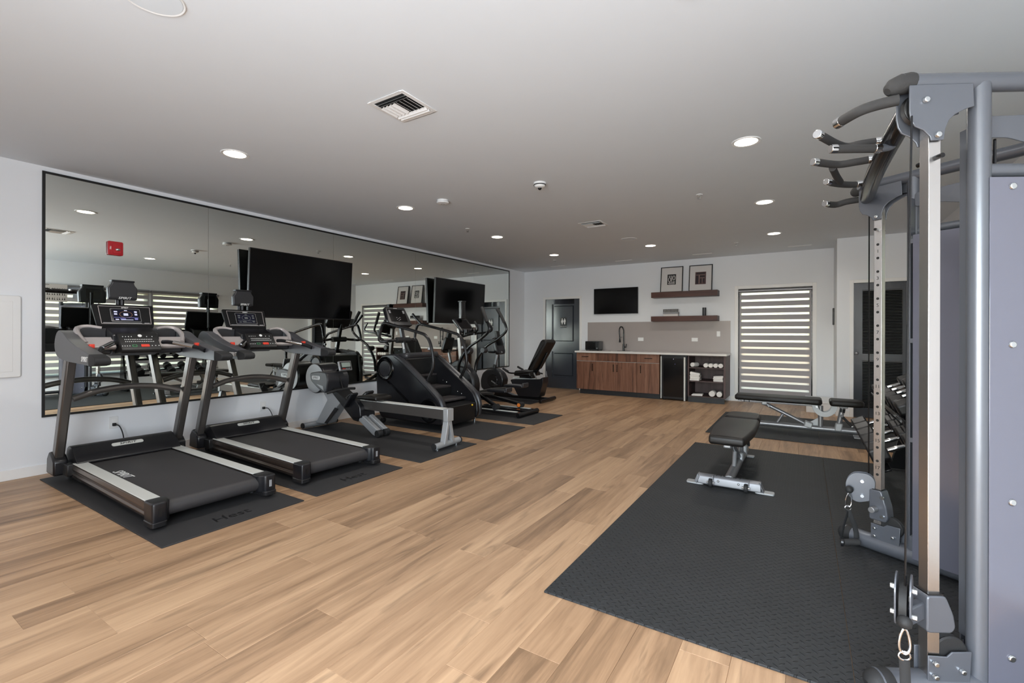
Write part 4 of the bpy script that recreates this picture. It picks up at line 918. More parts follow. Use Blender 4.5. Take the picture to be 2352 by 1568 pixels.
for s in (-1, 1):
    WB(MB().cyl((2.415, yc + s*.21, .055), (2.413, yc + s*.222, .055), .035, n=18), 'foot_cap', rubber, 0, rf); WB(MB().cyl((2.415, yc + s*.16, .008), (2.415, yc + s*.16, .04), .016, n=12), 'leveling_foot', zinc, 0, rf)

# ================================================================== stair climber
t = thing('stair_climber', 'black stair climber machine with steps and handrails in front of the mirror', 'stair climber', (1.2, 4.91, .008))
sc_ = t
side = [(.66,.90),(.72,.955),(.90,.975),(1.02,.97),(1.14,.90),(1.40,.715),(1.64,.55),(1.79,.43),(1.86,.30),(1.87,.16),(1.84,.08),(.70,.08),(.62,.20),(.60,.62)]
for s, y0, y1 in ((-1, 4.53, 4.605), (1, 5.225, 5.30)):
    p = WB(MB().prism(fillet(side, .035, 3), 'y', y0, y1), 'side_panel', black_s, .02, seg=3)
    yo = y0 if s < 0 else y1
    WB(MB().tube([(.98, yo - .0, .955), (1.16, yo, .865), (1.42, yo, .685), (1.65, yo, .52), (1.79, yo, .40), (1.845, yo, .27), (1.845, yo, .12)], [.03, .036, .038, .04, .042, .038, .03], 10, 4), 'edge_roll', dark_g, 0, p)
    WB(MB().lathe([(1e-5, 0), (.115, 0), (.125, .006), (.158, .012), (.168, .0), (.168, -.03), (1e-5, -.03)], (.785, 0, .767), 'y', 36).map(lambda x, y, z, yo=yo, s=s: (x, yo + s * (y + .004), z)), 'hub_ring', black_gl, 0, p)
    WB(MB().cyl((.785, yo, .767), (.785, yo + s*.012, .767), .108, n=32), 'hub_cover', dark_g, .004, p)
    WB(MB().lathe([(1e-5, 0), (.10, 0), (.13, .012), (.15, .012), (.16, 0), (.16, -.02), (1e-5, -.02)], (1.60, 0, .25), 'y', 32).map(lambda x, y, z, yo=yo, s=s: (x, yo + s * (y + .002), z)), 'lower_hub', black_gl, 0, p)
    WB(MB().prism([(.80,.60),(.86,.60),(1.42,.25),(1.42,.21)], 'y', min(yo, yo + s*.008), max(yo, yo + s*.008)), 'accent_rib', black_gl, .003, p)
    WB(MB().cyl((.70, yo - s*.035, .12), (.70, yo - s*.035, .60), .016, n=10), 'front_post', gunmetal, 0, p)
    yr = y0 + .03 if s < 0 else y1 - .04
    r_ = WB(MB().tube([(1.50, yr, .56), (1.645, yr, .83), (1.605, yr, 1.10), (1.52, yr, 1.225), (1.38, yr, 1.275), (.95, yr, 1.365), (.74, yr, 1.40), (.67, yr, 1.33), (.635, yr, 1.16), (.72, yr + .08 * -s, 1.15), (.74, yr + .2 * -s, 1.16)], .021, 12, 5), 'handrail', dark_frame)
    WB(MB().cyl((1.58, yr, 1.045), (1.572, yr, 1.075), .0235, n=14), 'rail_collar', silver, 0, r_)
    if s > 0: WB(MB().tube([(.80, yr, 1.385), (.70, yr + .0, 1.46), (.59, yr, 1.56)], .019, 10, 4), 'rail_horn', dark_frame, 0, r_)
    WB(MB().cyl((.72, yo, .04), (.72, yo - s*.05, .04), .032, n=16), 'transport_wheel', rubber, 0, p); WB(MB().cyl((1.80, yo - s*.05, .008), (1.80, yo - s*.05, .09), .02, n=12), 'leveling_foot', zinc, 0, p)
WB(MB().box((.66, 4.61, .10), (1.02, 5.22, .90)), 'drive_housing', black_p, .01)
WB(MB().tube([(.93, 4.58, .93), (1.10, 4.60, .95), (1.14, 4.70, .955), (1.14, 5.13, .955), (1.10, 5.23, .95), (.93, 5.25, .93)], .04, 10, 4, .7), 'top_bridge', dark_g)
for xb, xf, z0 in ((.90, 1.13, .672), (1.115, 1.40, .515), (1.385, 1.675, .368)):
    s_ = WB(MB().box((xb, 4.612, z0 - .03), (xf, 5.218, z0)), 'step', tread_m, .006)
    WB(MB().box((xb, 4.612, z0), (xb + .012, 5.218, z0 + .125)), 'riser', black_p, 0, s_)
    WB(MB().ball((xf - .08, 5.214, z0 + .035), .009), 'step_bolt', zinc, 0, s_); WB(MB().ball((xf - .15, 5.214, z0 + .06), .006), 'step_bolt', zinc, 0, s_)
WB(MB().prism([(1.66,.318),(1.855,.30),(1.83,.06),(1.10,.06),(1.10,.33)], 'y', 4.612, 5.218), 'base_skirt', black_p, .006); WB(MB().ball((1.858, 5.12, .275), .013), 'warning_dot', yellow_p, 0, t.children[-1])
WB(MB().bar((.80, 4.91, .95), (.68, 4.91, 1.42), .06, .05, (0, 1, 0)), 'console_mast', dark_frame, .01); WB(MB().bar((.786, 4.91, 1.03), (.764, 4.91, 1.12), .03, .052, (0, 1, 0)), 'mast_label', print_w, 0, t.children[-1])
WB(MB().cyl((.74, 4.78, 1.16), (.74, 5.05, 1.16), .042, n=18), 'center_grip', rubber, .01)
e = Vector((-.13, 0, .255)).normalized(); n = Vector((.255, 0, .13)).normalized(); fm = frame_map((.755, 4.85, 1.385), (0, 1, 0), e, n)
co = WB(MB().prism(fillet([(-.20, 0), (.22, 0), (.235, .06), (.205, .29), (-.185, .29), (-.21, .06)], .03, 4), 'z', -.06, 0).map(fm), 'console', black_s, .012)
WB(MB().prism(rect(-.155, .05, .17, .255, .012), 'z', 0, .003).map(fm), 'console_face', black_gl, 0, co); WB(MB().prism(rect(-.085, .14, .10, .24, .004), 'z', .003, .0045).map(fm), 'screen', tv_m, 0, co)
WB(MB().prism(rect(-.145, .185, -.11, .235, .004), 'z', .003, .0045).map(fm), 'speaker_grille', grey_print, 0, co); WB(MB().prism(rect(.125, .185, .16, .235, .004), 'z', .003, .0045).map(fm), 'speaker_grille', grey_print, 0, co)
for a_, b_ in ((0, .10), (-.03, .085), (.03, .085), (0, .07), (-.03, .115), (.03, .115)): WB(MB().prism(rect(a_ - .008, b_ - .005, a_ + .008, b_ + .005, .003), 'z', .003, .006).map(fm), 'button', grey_print, 0, co)
WB(MB().prism(rect(-.03, .268, .04, .273, .002), 'z', 0, .002).map(fm), 'brand_mark', print_w, 0, co)
WB(MB().prism(rect(-.15, -.035, .18, .005, .012), 'z', -.03, .05).map(fm), 'tablet_ledge', black_s, .006, co)

# ================================================================== elliptical
t = thing('elliptical', 'black elliptical trainer between the stair climber and the recumbent bike', 'elliptical', (1.3, 6.14, .008))
yc = 6.14
WB(MB().cyl((.86, yc - .085, .40), (.86, yc + .085, .40), .335, n=48), 'flywheel_housing', black_s, .03, seg=3); fh = t.children[-1]
for s in (-1, 1):
    WB(MB().lathe([(1e-5, 0), (.15, 0), (.26, .012), (.30, .012), (.315, 0)], (.86, 0, .40), 'y', 40).map(lambda x, y, z, s=s: (x, yc + s*(.085 + y), z)), 'side_disc', dark_g, 0, fh)
    WB(MB().cyl((.86, yc + s*.095, .40), (.86, yc + s*.16, .40), .05, n=20), 'crank_hub', silver, .006)
WB(MB().prism(fillet([(.58,.65),(.75,.80),(.92,.83),(1.02,.72),(1.0,.60),(.70,.55)], .04), 'y', yc - .075, yc + .075), 'mast_shroud', dark_g, .02)
WB(MB().bar((.86, yc, .72), (.80, yc, 1.36), .07, .06, (0, 1, 0)), 'console_mast', gunmetal, .012)
WB(MB().prism(fillet([(.40,.03),(2.16,.03),(2.16,.085),(.40,.09)], .01), 'y', yc - .06, yc + .06), 'base_beam', black_steel, .008)
WB(MB().cyl((.46, yc - .28, .045), (.46, yc + .28, .045), .037, n=16), 'front_foot', black_steel, .004)
WB(MB().cyl((2.15, yc - .29, .045), (2.15, yc + .30, .045), .037, n=16), 'rear_foot', black_steel, .004)
for s, ph in ((-1, 0.0), (1, 1.0)):
    y = yc + s * .20
    tr = WB(MB().box((1.20, y - .045, .05), (2.13, y + .045, .078)), 'roller_track', dark_frame, .004); WB(MB().box((1.30, y - .028, .078), (2.08, y + .028, .084)), 'track_strip', alu, 0, tr)
    rx = 1.70 + .20 * ph
    ro = WB(MB().cyl((rx, y - .055, .125), (rx, y + .055, .125), .045, n=22), 'roller', rubber, .005)
    if s > 0: WB(MB().lathe([(.018, 0), (.03, 0), (.03, .004), (.018, .004)], (rx, y - .062, .125), 'y', 20), 'roller_label', orange_p, 0, ro)
    # crank, coupler arm and foot plate
    cx_, cz_ = .86 + (.12 if s < 0 else -.12), .40 + (.10 if s < 0 else -.10)
    WB(MB().bar((.86, yc + s*.13, .40), (cx_, yc + s*.13, cz_), .03, .05, (0, 1, 0)), 'crank', silver, .006)
    WB(MB().bar((cx_, y, cz_), (rx, y, .135), .05, .06, (0, 1, 0)), 'coupler_arm', black_steel, .01)
    px = 1.62 + .10 * ph; pz = .355 + .05 * ph
    WB(MB().tube([(1.06, y - s*.02, .245 + .02*ph), (1.35, y - s*.05, .30 + .03*ph), (px, y - s*.05, pz - .025)], .026, 10, 4), 'pedal_arm', gunmetal)
    fp = WB(MB().box((px - .06, y - .13 if s > 0 else y - .06, pz), (px + .28, y + .06 if s > 0 else y + .13, pz + .04)), 'foot_plate', black_s, .012); WB(MB().box((px + .27, y - .12 if s > 0 else y - .05, pz + .01), (px + .30, y + .05 if s > 0 else y + .12, pz + .075)), 'toe_lip', dark_g, .008, fp)
    # moving and fixed handles
    hx = .0 if s < 0 else -.02
    WB(MB().tube([(.98 + hx, y + s*.04, .56), (1.02 + hx, y + s*.05, .80), (1.20 + hx, y + s*.05, 1.035), (1.44 + hx, y + s*.06, 1.17), (1.60 + hx, y + s*.06, 1.30), (1.58 + hx, y + s*.06, 1.42), (1.50 + hx, y + s*.05, 1.56), (1.44 + hx, y + s*.03, 1.665)], [.026, .026, .024, .021, .021, .021, .023, .022], 10, 5), 'moving_handle', black_steel)
    WB(MB().tube([(1.565 + hx, y + s*.06, 1.44), (1.51 + hx, y + s*.05, 1.55), (1.44 + hx, y + s*.03, 1.67)], .0275, 10, 4), 'foam_grip', foam, 0, t.children[-1])
    WB(MB().tube([(.82, yc + s*.04, 1.20), (1.0, yc + s*.12, 1.25), (1.28, yc + s*.19, 1.285), (1.34, yc + s*.20, 1.34), (1.27, yc + s*.19, 1.45)], .017, 10, 5), 'fixed_handle', black_steel)
    WB(MB().cyl((1.17, y - .04, .98), (1.17, y + .06, .98), .05, n=18), 'pivot_cover', dark_g, .01)
e = Vector((-.24, 0, .27)).normalized(); n = Vector((.27, 0, .24)).normalized(); fm = frame_map((1.02, yc, 1.29), (0, 1, 0), e, n)
co = WB(MB().prism(fillet([(-.17, 0), (.17, 0), (.19, .30), (-.19, .30)], .03, 4), 'z', -.045, 0).map(fm), 'console', black_s, .012); WB(MB().prism(rect(-.13, .07, .13, .26, .01), 'z', 0, .003).map(fm), 'console_face', black_gl, 0, co)
WB(MB().box((.83, yc - .05, 1.50), (.90, yc + .05, 1.80)), 'phone_holder', dark_frame, .012); ph_ = t.children[-1]; WB(MB().box((.82, yc - .055, 1.785), (.91, yc + .055, 1.805)), 'clamp_lip', black_s, .004, ph_)
for s in (-1, 1): WB(MB().lathe([(.038, 0), (.042, .09), (.038, .09), (.034, .006), (1e-5, .006)], (1.04, yc + s*.11, 1.235), 'z', 20), 'bottle_holder', black_gl, 0, co)
wbot = thing('water_bottle', 'coppery bottle standing in the elliptical console holder', 'bottle', (1.04, yc + .11, 1.245))
MB().lathe([(1e-5, 0), (.032, 0), (.032, .10), (.027, .12), (1e-5, .12)], (0, 0, 0), 'z', 20).build('body', bronze, wbot); MB().lathe([(1e-5, .12), (.024, .12), (.024, .14), (1e-5, .14)], (0, 0, 0), 'z', 20).build('cap', alu, wbot)

# ================================================================== recumbent bike
t = thing('recumbent_bike', 'black recumbent exercise bike with tall backrest by the restroom door', 'exercise bike', (1.0, 7.56, .008))
yc = 7.56
bp_ = fillet([(.28,.34),(.33,.48),(.45,.56),(.62,.58),(.76,.50),(.83,.38),(.80,.22),(.66,.14),(.38,.13),(.29,.19)], .05, 4)
ho = WB(MB().prism(bp_, 'y', yc - .10, yc + .10), 'drive_housing', black_s, .03, seg=3)
for s in (-1, 1):
    WB(MB().cyl((.58, yc + s*.09, .34), (.58, yc + s*.115, .34), .125, n=32), 'crank_cover', black_gl, .01, ho)
    ca = math.radians(28 if s < 0 else 208); px, pz = .58 + .17*math.cos(ca), .34 - .17*math.sin(ca)
    WB(MB().bar((.58, yc + s*.135, .34), (px, yc + s*.14, pz), .018, .03, (0, 1, 0)), 'crank', silver, .004)
    p = WB(MB().box((px - .05, min(yc + s*.15, yc + s*.25), pz - .014), (px + .06, max(yc + s*.15, yc + s*.25), pz + .016)), 'pedal', black_p, .006); WB(MB().tube([(px + .02, yc + s*.15, pz + .016), (px + .02, yc + s*.20, pz + .08), (px + .02, yc + s*.25, pz + .016)], .009, 8, 4), 'pedal_strap', rubber, 0, p)
WB(MB().bar((.555, yc, .56), (.645, yc, .92), .05, .05, (0, 1, 0)), 'console_mast', silver, .01)
WB(MB().cyl((.545, yc, .55), (.575, yc, .65), .045, .035, n=18), 'mast_boot', black_p, .006)
e = Vector((-.10, 0, .32)).normalized(); n = Vector((.32, 0, .10)).normalized(); fm = frame_map((.74, yc, .865), (0, 1, 0), e, n)
co = WB(MB().prism(fillet([(-.115, 0), (.115, 0), (.15, .06), (.135, .335), (-.135, .335), (-.15, .06)], .03, 4), 'z', -.07, 0).map(fm), 'console', black_s, .014)
WB(MB().prism(rect(-.105, .17, .105, .315, .012), 'z', 0, .003).map(fm), 'console_face', black_gl, 0, co); WB(MB().prism(rect(-.06, .20, .06, .295, .004), 'z', .003, .0045).map(fm), 'screen', tv_m, 0, co); WB(MB().prism(rect(-.10, .08, .10, .15, .01), 'z', 0, .006).map(fm), 'keypad', dark_g, 0, co)
WB(MB().prism(rect(-.012, .02, .012, .045, .004), 'z', 0, .006).map(fm), 'stop_key', zinc, 0, co)
WB(MB().obox((.625, yc, 1.225), (.03, 0, .0), (0, .055, 0), (-.012, 0, .085)), 'phone_holder', black_p, .008)
WB(MB().tube([(.66, yc, .90), (.60, yc - .10, .89), (.56, yc - .21, .90)], .014, 8, 4), 'front_handle', black_steel); WB(MB().tube([(.66, yc, .90), (.60, yc + .10, .89), (.56, yc + .21, .90)], .014, 8, 4), 'front_handle', black_steel)
WB(MB().prism(fillet([(.36,.035),(.36,.13),(.80,.15),(1.02,.085),(1.75,.08),(1.75,.035)], .02), 'y', yc - .065, yc + .065), 'main_beam', black_steel, .014)
WB(MB().cyl((.42, yc - .24, .042), (.42, yc + .24, .042), .034, n=16), 'front_foot', black_steel, .004); WB(MB().cyl((1.72, yc - .25, .042), (1.72, yc + .33, .042), .034, n=16), 'rear_foot', black_steel, .004)
WB(MB().prism(fillet([(1.00,.37),(1.02,.39),(1.64,.425),(1.70,.47),(1.70,.36),(1.62,.09),(1.17,.085)], .025, 3), 'y', yc - .11, yc + .11), 'seat_pedestal', black_s, .02)
WB(MB().box((1.02, yc - .05, .40), (1.66, yc + .05, .425)), 'seat_rail', alu, .004)
se = WB(MB().soft(fillet([(1.12,.47),(1.14,.565),(1.30,.575),(1.47,.555),(1.50,.47)], .03, 4), 'y', yc - .20, yc + .20, .03), 'seat', vinyl); WB(MB().box((1.18, yc - .08, .425), (1.45, yc + .08, .475)), 'seat_carriage', black_steel, .006, se)
WB(MB().soft(fillet([(1.40,.585),(1.52,.585),(1.83,1.10),(1.80,1.15),(1.72,1.155),(1.68,1.12)], .04, 4), 'y', yc - .185, yc + .185, .035), 'backrest', vinyl)
WB(MB().bar((1.44, yc, .47), (1.70, yc, .93), .10, .03, (0, 1, 0)), 'back_bracket', black_steel, .006)
for s in (-1, 1):
    WB(MB().tube([(1.52, yc + s*.20, .50), (1.40, yc + s*.25, .51), (1.10, yc + s*.27, .53), (.95, yc + s*.27, .60)] if s > 0 else [(1.60, yc - .20, .545), (1.50, yc - .25, .555), (1.15, yc - .27, .525), (1.03, yc - .27, .545), (.93, yc - .26, .60)], .014, 8, 5), 'side_handle', black_steel)
    WB(MB().tube([(1.05, yc + s*.27, .55), (.93, yc + s*.265, .605)], .020, 10, 1), 'grip', rubber, 0, t.children[-1])
    WB(MB().bar((1.62, yc + s*.20, .44), (1.58, yc + s*.23, .55), .02, .02, (1, 0, 0)), 'handle_strut', silver, .003)

# ================================================================== adjustable benches
def bench(label, loc, rotz):
    t = thing('weight_bench', label, 'bench', loc, rotz, 'adjustable benches')
    z0 = loc[2]
    def B(b, name, m, bevel=0.0, parent=None, seg=2): return b.map(lambda x, y, z: (x, y, z - z0)).build(name, m, parent or t, bevel, seg)
    B(MB().soft(fillet([(0, -.125), (.03, -.132), (.42, -.168), (.98, -.165), (.98, .165), (.42, .168), (.03, .132), (0, .125)], .05, 5), 'z', .384, .456, .026, 5), 'back_pad', vinyl)
    B(MB().soft(fillet([(1.055, -.16), (1.33, -.15), (1.40, -.115), (1.40, .115), (1.33, .15), (1.055, .16)], .045, 5), 'z', .384, .456, .026, 5), 'seat_pad', vinyl)
    B(MB().box((.06, -.03, .352), (.93, .03, .386)), 'back_rail', silver, .01); br = t.children[-1]
    for x in (.10, .16): B(MB().box((x, -.032, .350), (x + .012, .032, .388)), 'rail_band', black_p, 0, br)
    B(MB().tube([(.17, 0, .075), (.40, 0, .078), (1.37, 0, .078)], .035, 14, 1, 1.1), 'main_tube', silver)
    B(MB().cyl((1.36, 0, .078), (1.385, 0, .078), .037, n=16), 'tube_cap', rubber, .004)
    B(MB().cyl((.965, 0, .10), (.965, 0, .365), .028, n=16), 'rear_post', silver)
    B(MB().tube([(.345, 0, .345), (.835, 0, .105)], .024, 12, 1), 'ladder_strut', silver); ls = t.children[-1]
    B(MB().cyl((.40, -.05, .32), (.40, .05, .32), .014, n=12), 'pin', chrome, 0, ls); B(MB().obox((.345, 0, .352), (.035, 0, 0), (0, .032, 0), (0, 0, .028)), 'pivot_block', light_grey, .012, ls); B(MB().obox((.835, 0, .115), (.045, 0, -.012), (0, .042, 0), (.01, 0, .038)), 'strut_bracket', light_grey, .014, ls)
    B(MB().cyl((.49, 0, .10), (.565, 0, .235), .018, n=12), 'short_strut', silver)
    B(MB().prism([(.80, .11), (.945, .11), (.945, .205), (.93, .205)], 'y', -.006, .006), 'gusset', light_grey, .002)
    for s in (-1, 1):
        U = [(1.005 + .135*math.cos(a), .385 + .155*math.sin(a)) for a in [math.pi + math.pi*i/14 for i in range(15)]] + [(1.005 + .072*math.cos(a), .385 + .092*math.sin(a)) for a in [2*math.pi - math.pi*i/14 for i in range(15)]]
        B(MB().prism(U, 'y', s*.038 - .005, s*.038 + .005), 'hinge_plate', light_grey, .002)
        B(MB().cyl((.925, s*.030, .352), (.925, s*.05, .352), .012, n=10), 'hinge_bolt', zinc, 0, t.children[-1])
    B(MB().cyl((1.145, 0, .10), (1.195, 0, .375), .028, n=16), 'seat_post', silver); sp = t.children[-1]
    B(MB().obox((1.15, 0, .115), (.038, 0, 0), (0, .042, 0), (.008, 0, .05)), 'post_bracket', light_grey, .012, sp); B(MB().cyl((1.185, 0, .30), (1.192, 0, .345), .030, n=16), 'post_collar', black_s, 0, sp); B(MB().obox((1.20, 0, .372), (.045, 0, 0), (0, .04, 0), (0, 0, .018)), 'seat_mount', light_grey, .01, sp)
    B(MB().cyl((1.178, -.05, .262), (1.178, .05, .262), .019, n=14), 'pivot_pin', chrome, 0, sp)
    B(MB().cyl((1.19, -.04, .25), (1.28, -.04, .145), .015, n=12), 'adjust_lever', foam); B(MB().ball((1.284, -.04, .14), .017), 'lever_tip', zinc, 0, t.children[-1])
    ft = B(MB().prism(fillet([(.125, .022), (.135, .085), (.155, .098), (.185, .098), (.205, .085), (.215, .022)], .01), 'y', -.235, .235), 'front_foot', bench_silver, .012)
    for s in (-1, 1):
        B(MB().prism(rect(.13, min(s*.19, s*.325), .21, max(s*.19, s*.325), .022), 'z', z0 + .001, .024), 'foot_tab', light_grey, .003)
        B(MB().obox((.17, s*.238, .058), (.045, 0, 0), (0, s*.012, -.03), (0, .008, .03 * 0 + .012)), 'end_plate', bench_silver, .004, ft)
        w = B(MB().cyl((.112, s*.13 - .014, .045), (.112, s*.13 + .014, .045), .034, n=20), 'transport_wheel', rubber, .006)
        B(MB().box((.10, s*.13 - .022, .06), (.16, s*.13 - .016, .105)), 'wheel_bracket', silver, .002, w); B(MB().cyl((.112, s*.13 - .03, .045), (.112, s*.13 + .03, .045), .009, n=10), 'axle', chrome, 0, w)
        B(MB().ball((.128, s*.075, .062), .009), 'foot_bolt', zinc, 0, ft)
        B(MB().prism(rect(1.30, min(s*.02, s*.09), 1.37, max(s*.02, s*.09), .012), 'z', z0, .022), 'rear_tab', light_grey, .003)
    text_obj('brand_letters', 'HOIST', .055, print_k, ft, (.17, 0, .0986 - z0), (0, -1, 0), (1, 0, 0), .0006, 'CENTER', .2, 1.3)
    return t
bench('near adjustable bench seen end on, on the large checker plate mat', (5.215, 3.965, .0095), R(90))
bench('far adjustable bench seen side on in front of the tall window', (4.94, 7.0, .0095), 0)

# ================================================================== cable machine (two angled columns)
t = thing('cable_machine', 'grey dual column cable machine with pull-up grips at the right', 'cable machine', (6.4, 2.75, .0095))
C30, S30 = math.cos(R(30)), .5
def near(u, w, z): return (5.965 + C30*u + S30*w, 2.04 + S30*u - C30*w, z)
def far(u, w, z): return (5.965 + C30*u + S30*w, 3.46 - S30*u + C30*w, z)
def TB(b, name, m, bevel=0.0, parent=None, F=None, seg=2):
    if F: b.map(F)
    b.map(lambda x, y, z: (x - 6.4, y - 2.75, z - .0095)); return b.build(name, m, parent or t, bevel, seg)
top_pl = [(.061,2.104),(.269,2.108),(.272,2.03),(.245,2.022),(.21,2.004),(.19,1.985),(.178,1.955),(.173,1.918),(.132,1.916),(.128,1.93),(.106,1.952),(.079,1.964),(.066,1.985),(.061,2.012)]
low_pl = [(.126,.176),(.188,.174),(.205,.19),(.268,.192),(.262,.08),(.126,.085)]
for F, zc, nm, hz in ((near, .318, 'near', .062), (far, .285, 'far', .086)):
    bt = TB(MB().tube([(-.02, 0, .0580), (.92, 0, .0580)], .046, 20, 1), 'base_tube', blue_grey, F=F)
    TB(MB().loft([(-.052, 0, .050), (-.044, 0, .053), (-.028, 0, .0555), (-.005, 0, .0580), (.02, 0, .0580)], [.02, .034, .0445, .0475, .0475], 20), 'foot_cap', rubber, 0, bt, F)
    tt = TB(MB().tube([(.05, 0, 2.125), (.92, 0, 2.125)], .031, 20, 1), 'top_tube', blue_grey, F=F)
    TB(MB().loft([(.010, 0, 2.098), (.016, 0, 2.102), (.03, 0, 2.112), (.055, 0, 2.122), (.085, 0, 2.128), (.092, 0, 2.128)], [.012, .022, .030, .0335, .0335, .031], 18), 'tube_cap', foam, 0, tt, F)
    po = TB(MB().box((.133, -.0195, .085), (.173, .0195, 2.0)), 'guide_post', steel_b, .002, F=F)
    if nm == 'far':
        for k in range(18):
            TB(MB().cyl((.153, -.0194, 1.776 - .0775*k), (.153, -.0199, 1.776 - .0775*k), .0075, n=12), 'pin_hole', bolt_hole, 0, po, F)
        for j, k in enumerate(range(0, 18, 2)):
            p = Vector(far(.153, -.0200, 1.776 - .0775*(k + .5))); text_obj('position_number', str(2*j + 1), .026, print_k, po, (p.x - 6.4, p.y - 2.75, p.z - .0095), (C30, -S30, 0), (0, 0, 1), .0004)
    TB(MB().cyl((.153, -.05, 1.86), (.153, .05, 1.86), .008, n=10), 'stop_pin', black_steel, 0, po, F)
    for s in (-1, 1):
        pl = TB(MB().prism(top_pl, 'y', s*.028 - .003, s*.028 + .003), 'top_bracket', blue_grey, .002, F=F)
        for u_, z_ in ((.112, 2.052), (.151, 1.934)): TB(MB().cyl((u_, s*.031, z_), (u_, s*.042, z_), .012, .009, n=10), 'bolt', zinc, .002, pl, F)
        pl = TB(MB().prism(low_pl, 'y', s*.028 - .003, s*.028 + .003), 'base_bracket', blue_grey, .002, F=F)
        for u_, z_ in ((.147, .152), (.147, .108), (.235, .128)): TB(MB().cyl((u_, s*.031, z_), (u_, s*.043, z_), .011, .008, n=10), 'bolt', zinc, .002, pl, F)
    TB(MB().cyl((.315, 0, .09), (.315, 0, 2.115), .031, n=24), 'column_tube', blue_grey, F=F)
    TB(MB().box((.325, -.083, .19), (.331, -.002, 1.99)), 'front_plate', blue_grey, .001, F=F)
    for w in (-.085, .031):
        sp = TB(MB().box((.320 if w > 0 else .342, w, .07), (.86, w + .003, 1.79)), 'shroud_panel', shroud_m, .001, F=F)
        for z_ in (1.758, 1.228, .70, .178):
            o_ = 1 if w > 0 else -1
            TB(MB().cyl((.392, w + (.003 if w > 0 else 0), z_), (.392, w + (.003 if w > 0 else 0) + o_*.007, z_), .013, .010, n=12), 'bolt', zinc, .002, sp, F)
            TB(MB().box((.330, w - o_*.006, z_ - .012), (.392, w - o_*.001, z_ + .012)), 'panel_tab', blue_grey, 0, sp, F)
    TB(MB().tube([(.325, -.0, 1.822), (.87, -.0, 1.822)], .023, 14, 1), 'shroud_rail', blue_grey, F=F)
    TB(MB().cyl((.88, -.03, .09), (.88, -.03, 2.115), .031, n=20), 'rear_tube', blue_grey, F=F)
    TB(MB().prism(fillet([(.33,2.022),(.62,2.03),(.64,1.93),(.52,1.925),(.44,1.948),(.33,1.948)], .015), 'y', -.036, -.030), 'pulley_plate', blue_grey, .002, F=F)
    TB(MB().cyl((.415, -.05, 1.60), (.415, -.05, 1.95), .0045, n=8), 'lift_cable', black_steel, F=F)
    TB(MB().cyl((.09, -.0, 2.04), (.30, 0, 2.04), .003, n=6), 'upper_cable', black_steel, F=F)
    wh = TB(MB().lathe([(1e-5, -.012), (.05, -.012), (.055, -.009), (.049, 0), (.055, .009), (.05, .012), (1e-5, .012)], (.115, 0, 2.035), 'y', 24), 'top_pulley', black_p, F=F)
    wh = TB(MB().lathe([(1e-5, -.014), (.052, -.014), (.057, -.01), (.05, 0), (.057, .01), (.052, .014), (1e-5, .014)], (.215, 0, .175), 'y', 24), 'lower_pulley', rubber, F=F)
    # carriage on the post
    ca = TB(MB().prism(fillet([(.118, zc - hz), (.20, zc - hz), (.212, zc - hz*.7), (.205, zc), (.180, zc + hz), (.118, zc + hz)], .012), 'y', -.036, .036), 'carriage', blue_grey, .006, F=F)
    TB(MB().cyl((.152, -.036, zc - .02), (.152, -.085, zc - .02), .017, n=16), 'pop_pin', silver, .003, ca, F)
    for z_ in (zc - hz*.65, zc + hz*.6): TB(MB().cyl((.185, -.034, z_), (.185, -.044, z_), .010, n=10), 'bolt', zinc, 0, ca, F)
    TB(MB().box((.126, -.030, zc + hz), (.176, .030, zc + hz + .004)), 'bearing_strip', black_p, 0, ca, F)
# swivel pulleys with handles
def swivel(P, ax, r=.072):
    P, ax = Vector(P), Vector(ax).normalized(); fw = Vector((0, 0, 1)).cross(ax)
    o = TB(MB().cyl(P - ax*.010, P + ax*.010, r*.86, n=24), 'pulley_wheel', rubber)
    for s in (-1, 1):
        fm = frame_map(P + ax*s*.019, fw, (0, 0, 1), ax)
        pl = TB(MB().prism(fillet([(-.055, -.055), (.03, -.088), (.075, -.045), (.08, .035), (.045, .088), (-.03, .092), (-.06, .06)], .03, 4), 'z', -.0025, .0025).map(fm), 'pulley_plate', blue_grey, .001)
        for z_ in (-.04, .045): TB(MB().cyl(P + ax*s*.022 + Vector((0, 0, z_)), P + ax*s*.034 + Vector((0, 0, z_)), .009, n=10), 'bolt', zinc, 0, pl)
    return o
def ball_clip(P, tilt):
    P = Vector(P); tl = Vector(tilt)
    TB(MB().ball(P, .021), 'ball_stop', rubber, 0)
    hk = []
    for i in range(17):
        a = 2*math.pi*i/16; hk.append(P + tl*.0 + Vector((.011*math.sin(a)*(1.25 - .35*math.cos(a)), .004*math.sin(a), -.062 + .040*math.cos(a))) + tl*(.062 - .040*math.cos(a)))
    TB(MB().tube(hk, .0038, 8, 2), 'carabiner', chrome)
    Q = P + Vector((0, 0, -.108)) + tl*.108; dr = [Q + Vector((.016*math.cos(a), .006*math.cos(a), .014*math.sin(a))) for a in [2*math.pi*i/8 for i in range(9)]]
    TB(MB().tube(dr, .0028, 6, 2), 'd_ring', chrome); return Q
swivel((6.022, 3.395, .362), (.12, 1, 0)); swivel((6.012, 1.985, .378), (1, -.19, 0))
TB(MB().tube([(6.035, 2.02, 1.99), (6.022, 1.999, 1.2), (6.014, 1.972, .42)], .003, 8, 1), 'cable', black_steel); TB(MB().tube([(6.052, 3.41, 1.99), (6.052, 3.405, .45)], .0035, 8, 1), 'cable', black_steel)
TB(MB().bar((6.06, 3.39, .36), far(.13, 0, .31), .03, .05), 'swivel_arm', blue_grey, .006); TB(MB().bar((6.02, 2.0, .33), near(.13, 0, .32), .03, .06), 'swivel_arm', blue_grey, .006)
Q = ball_clip((6.006, 1.925, .342), (0, 0, 0))
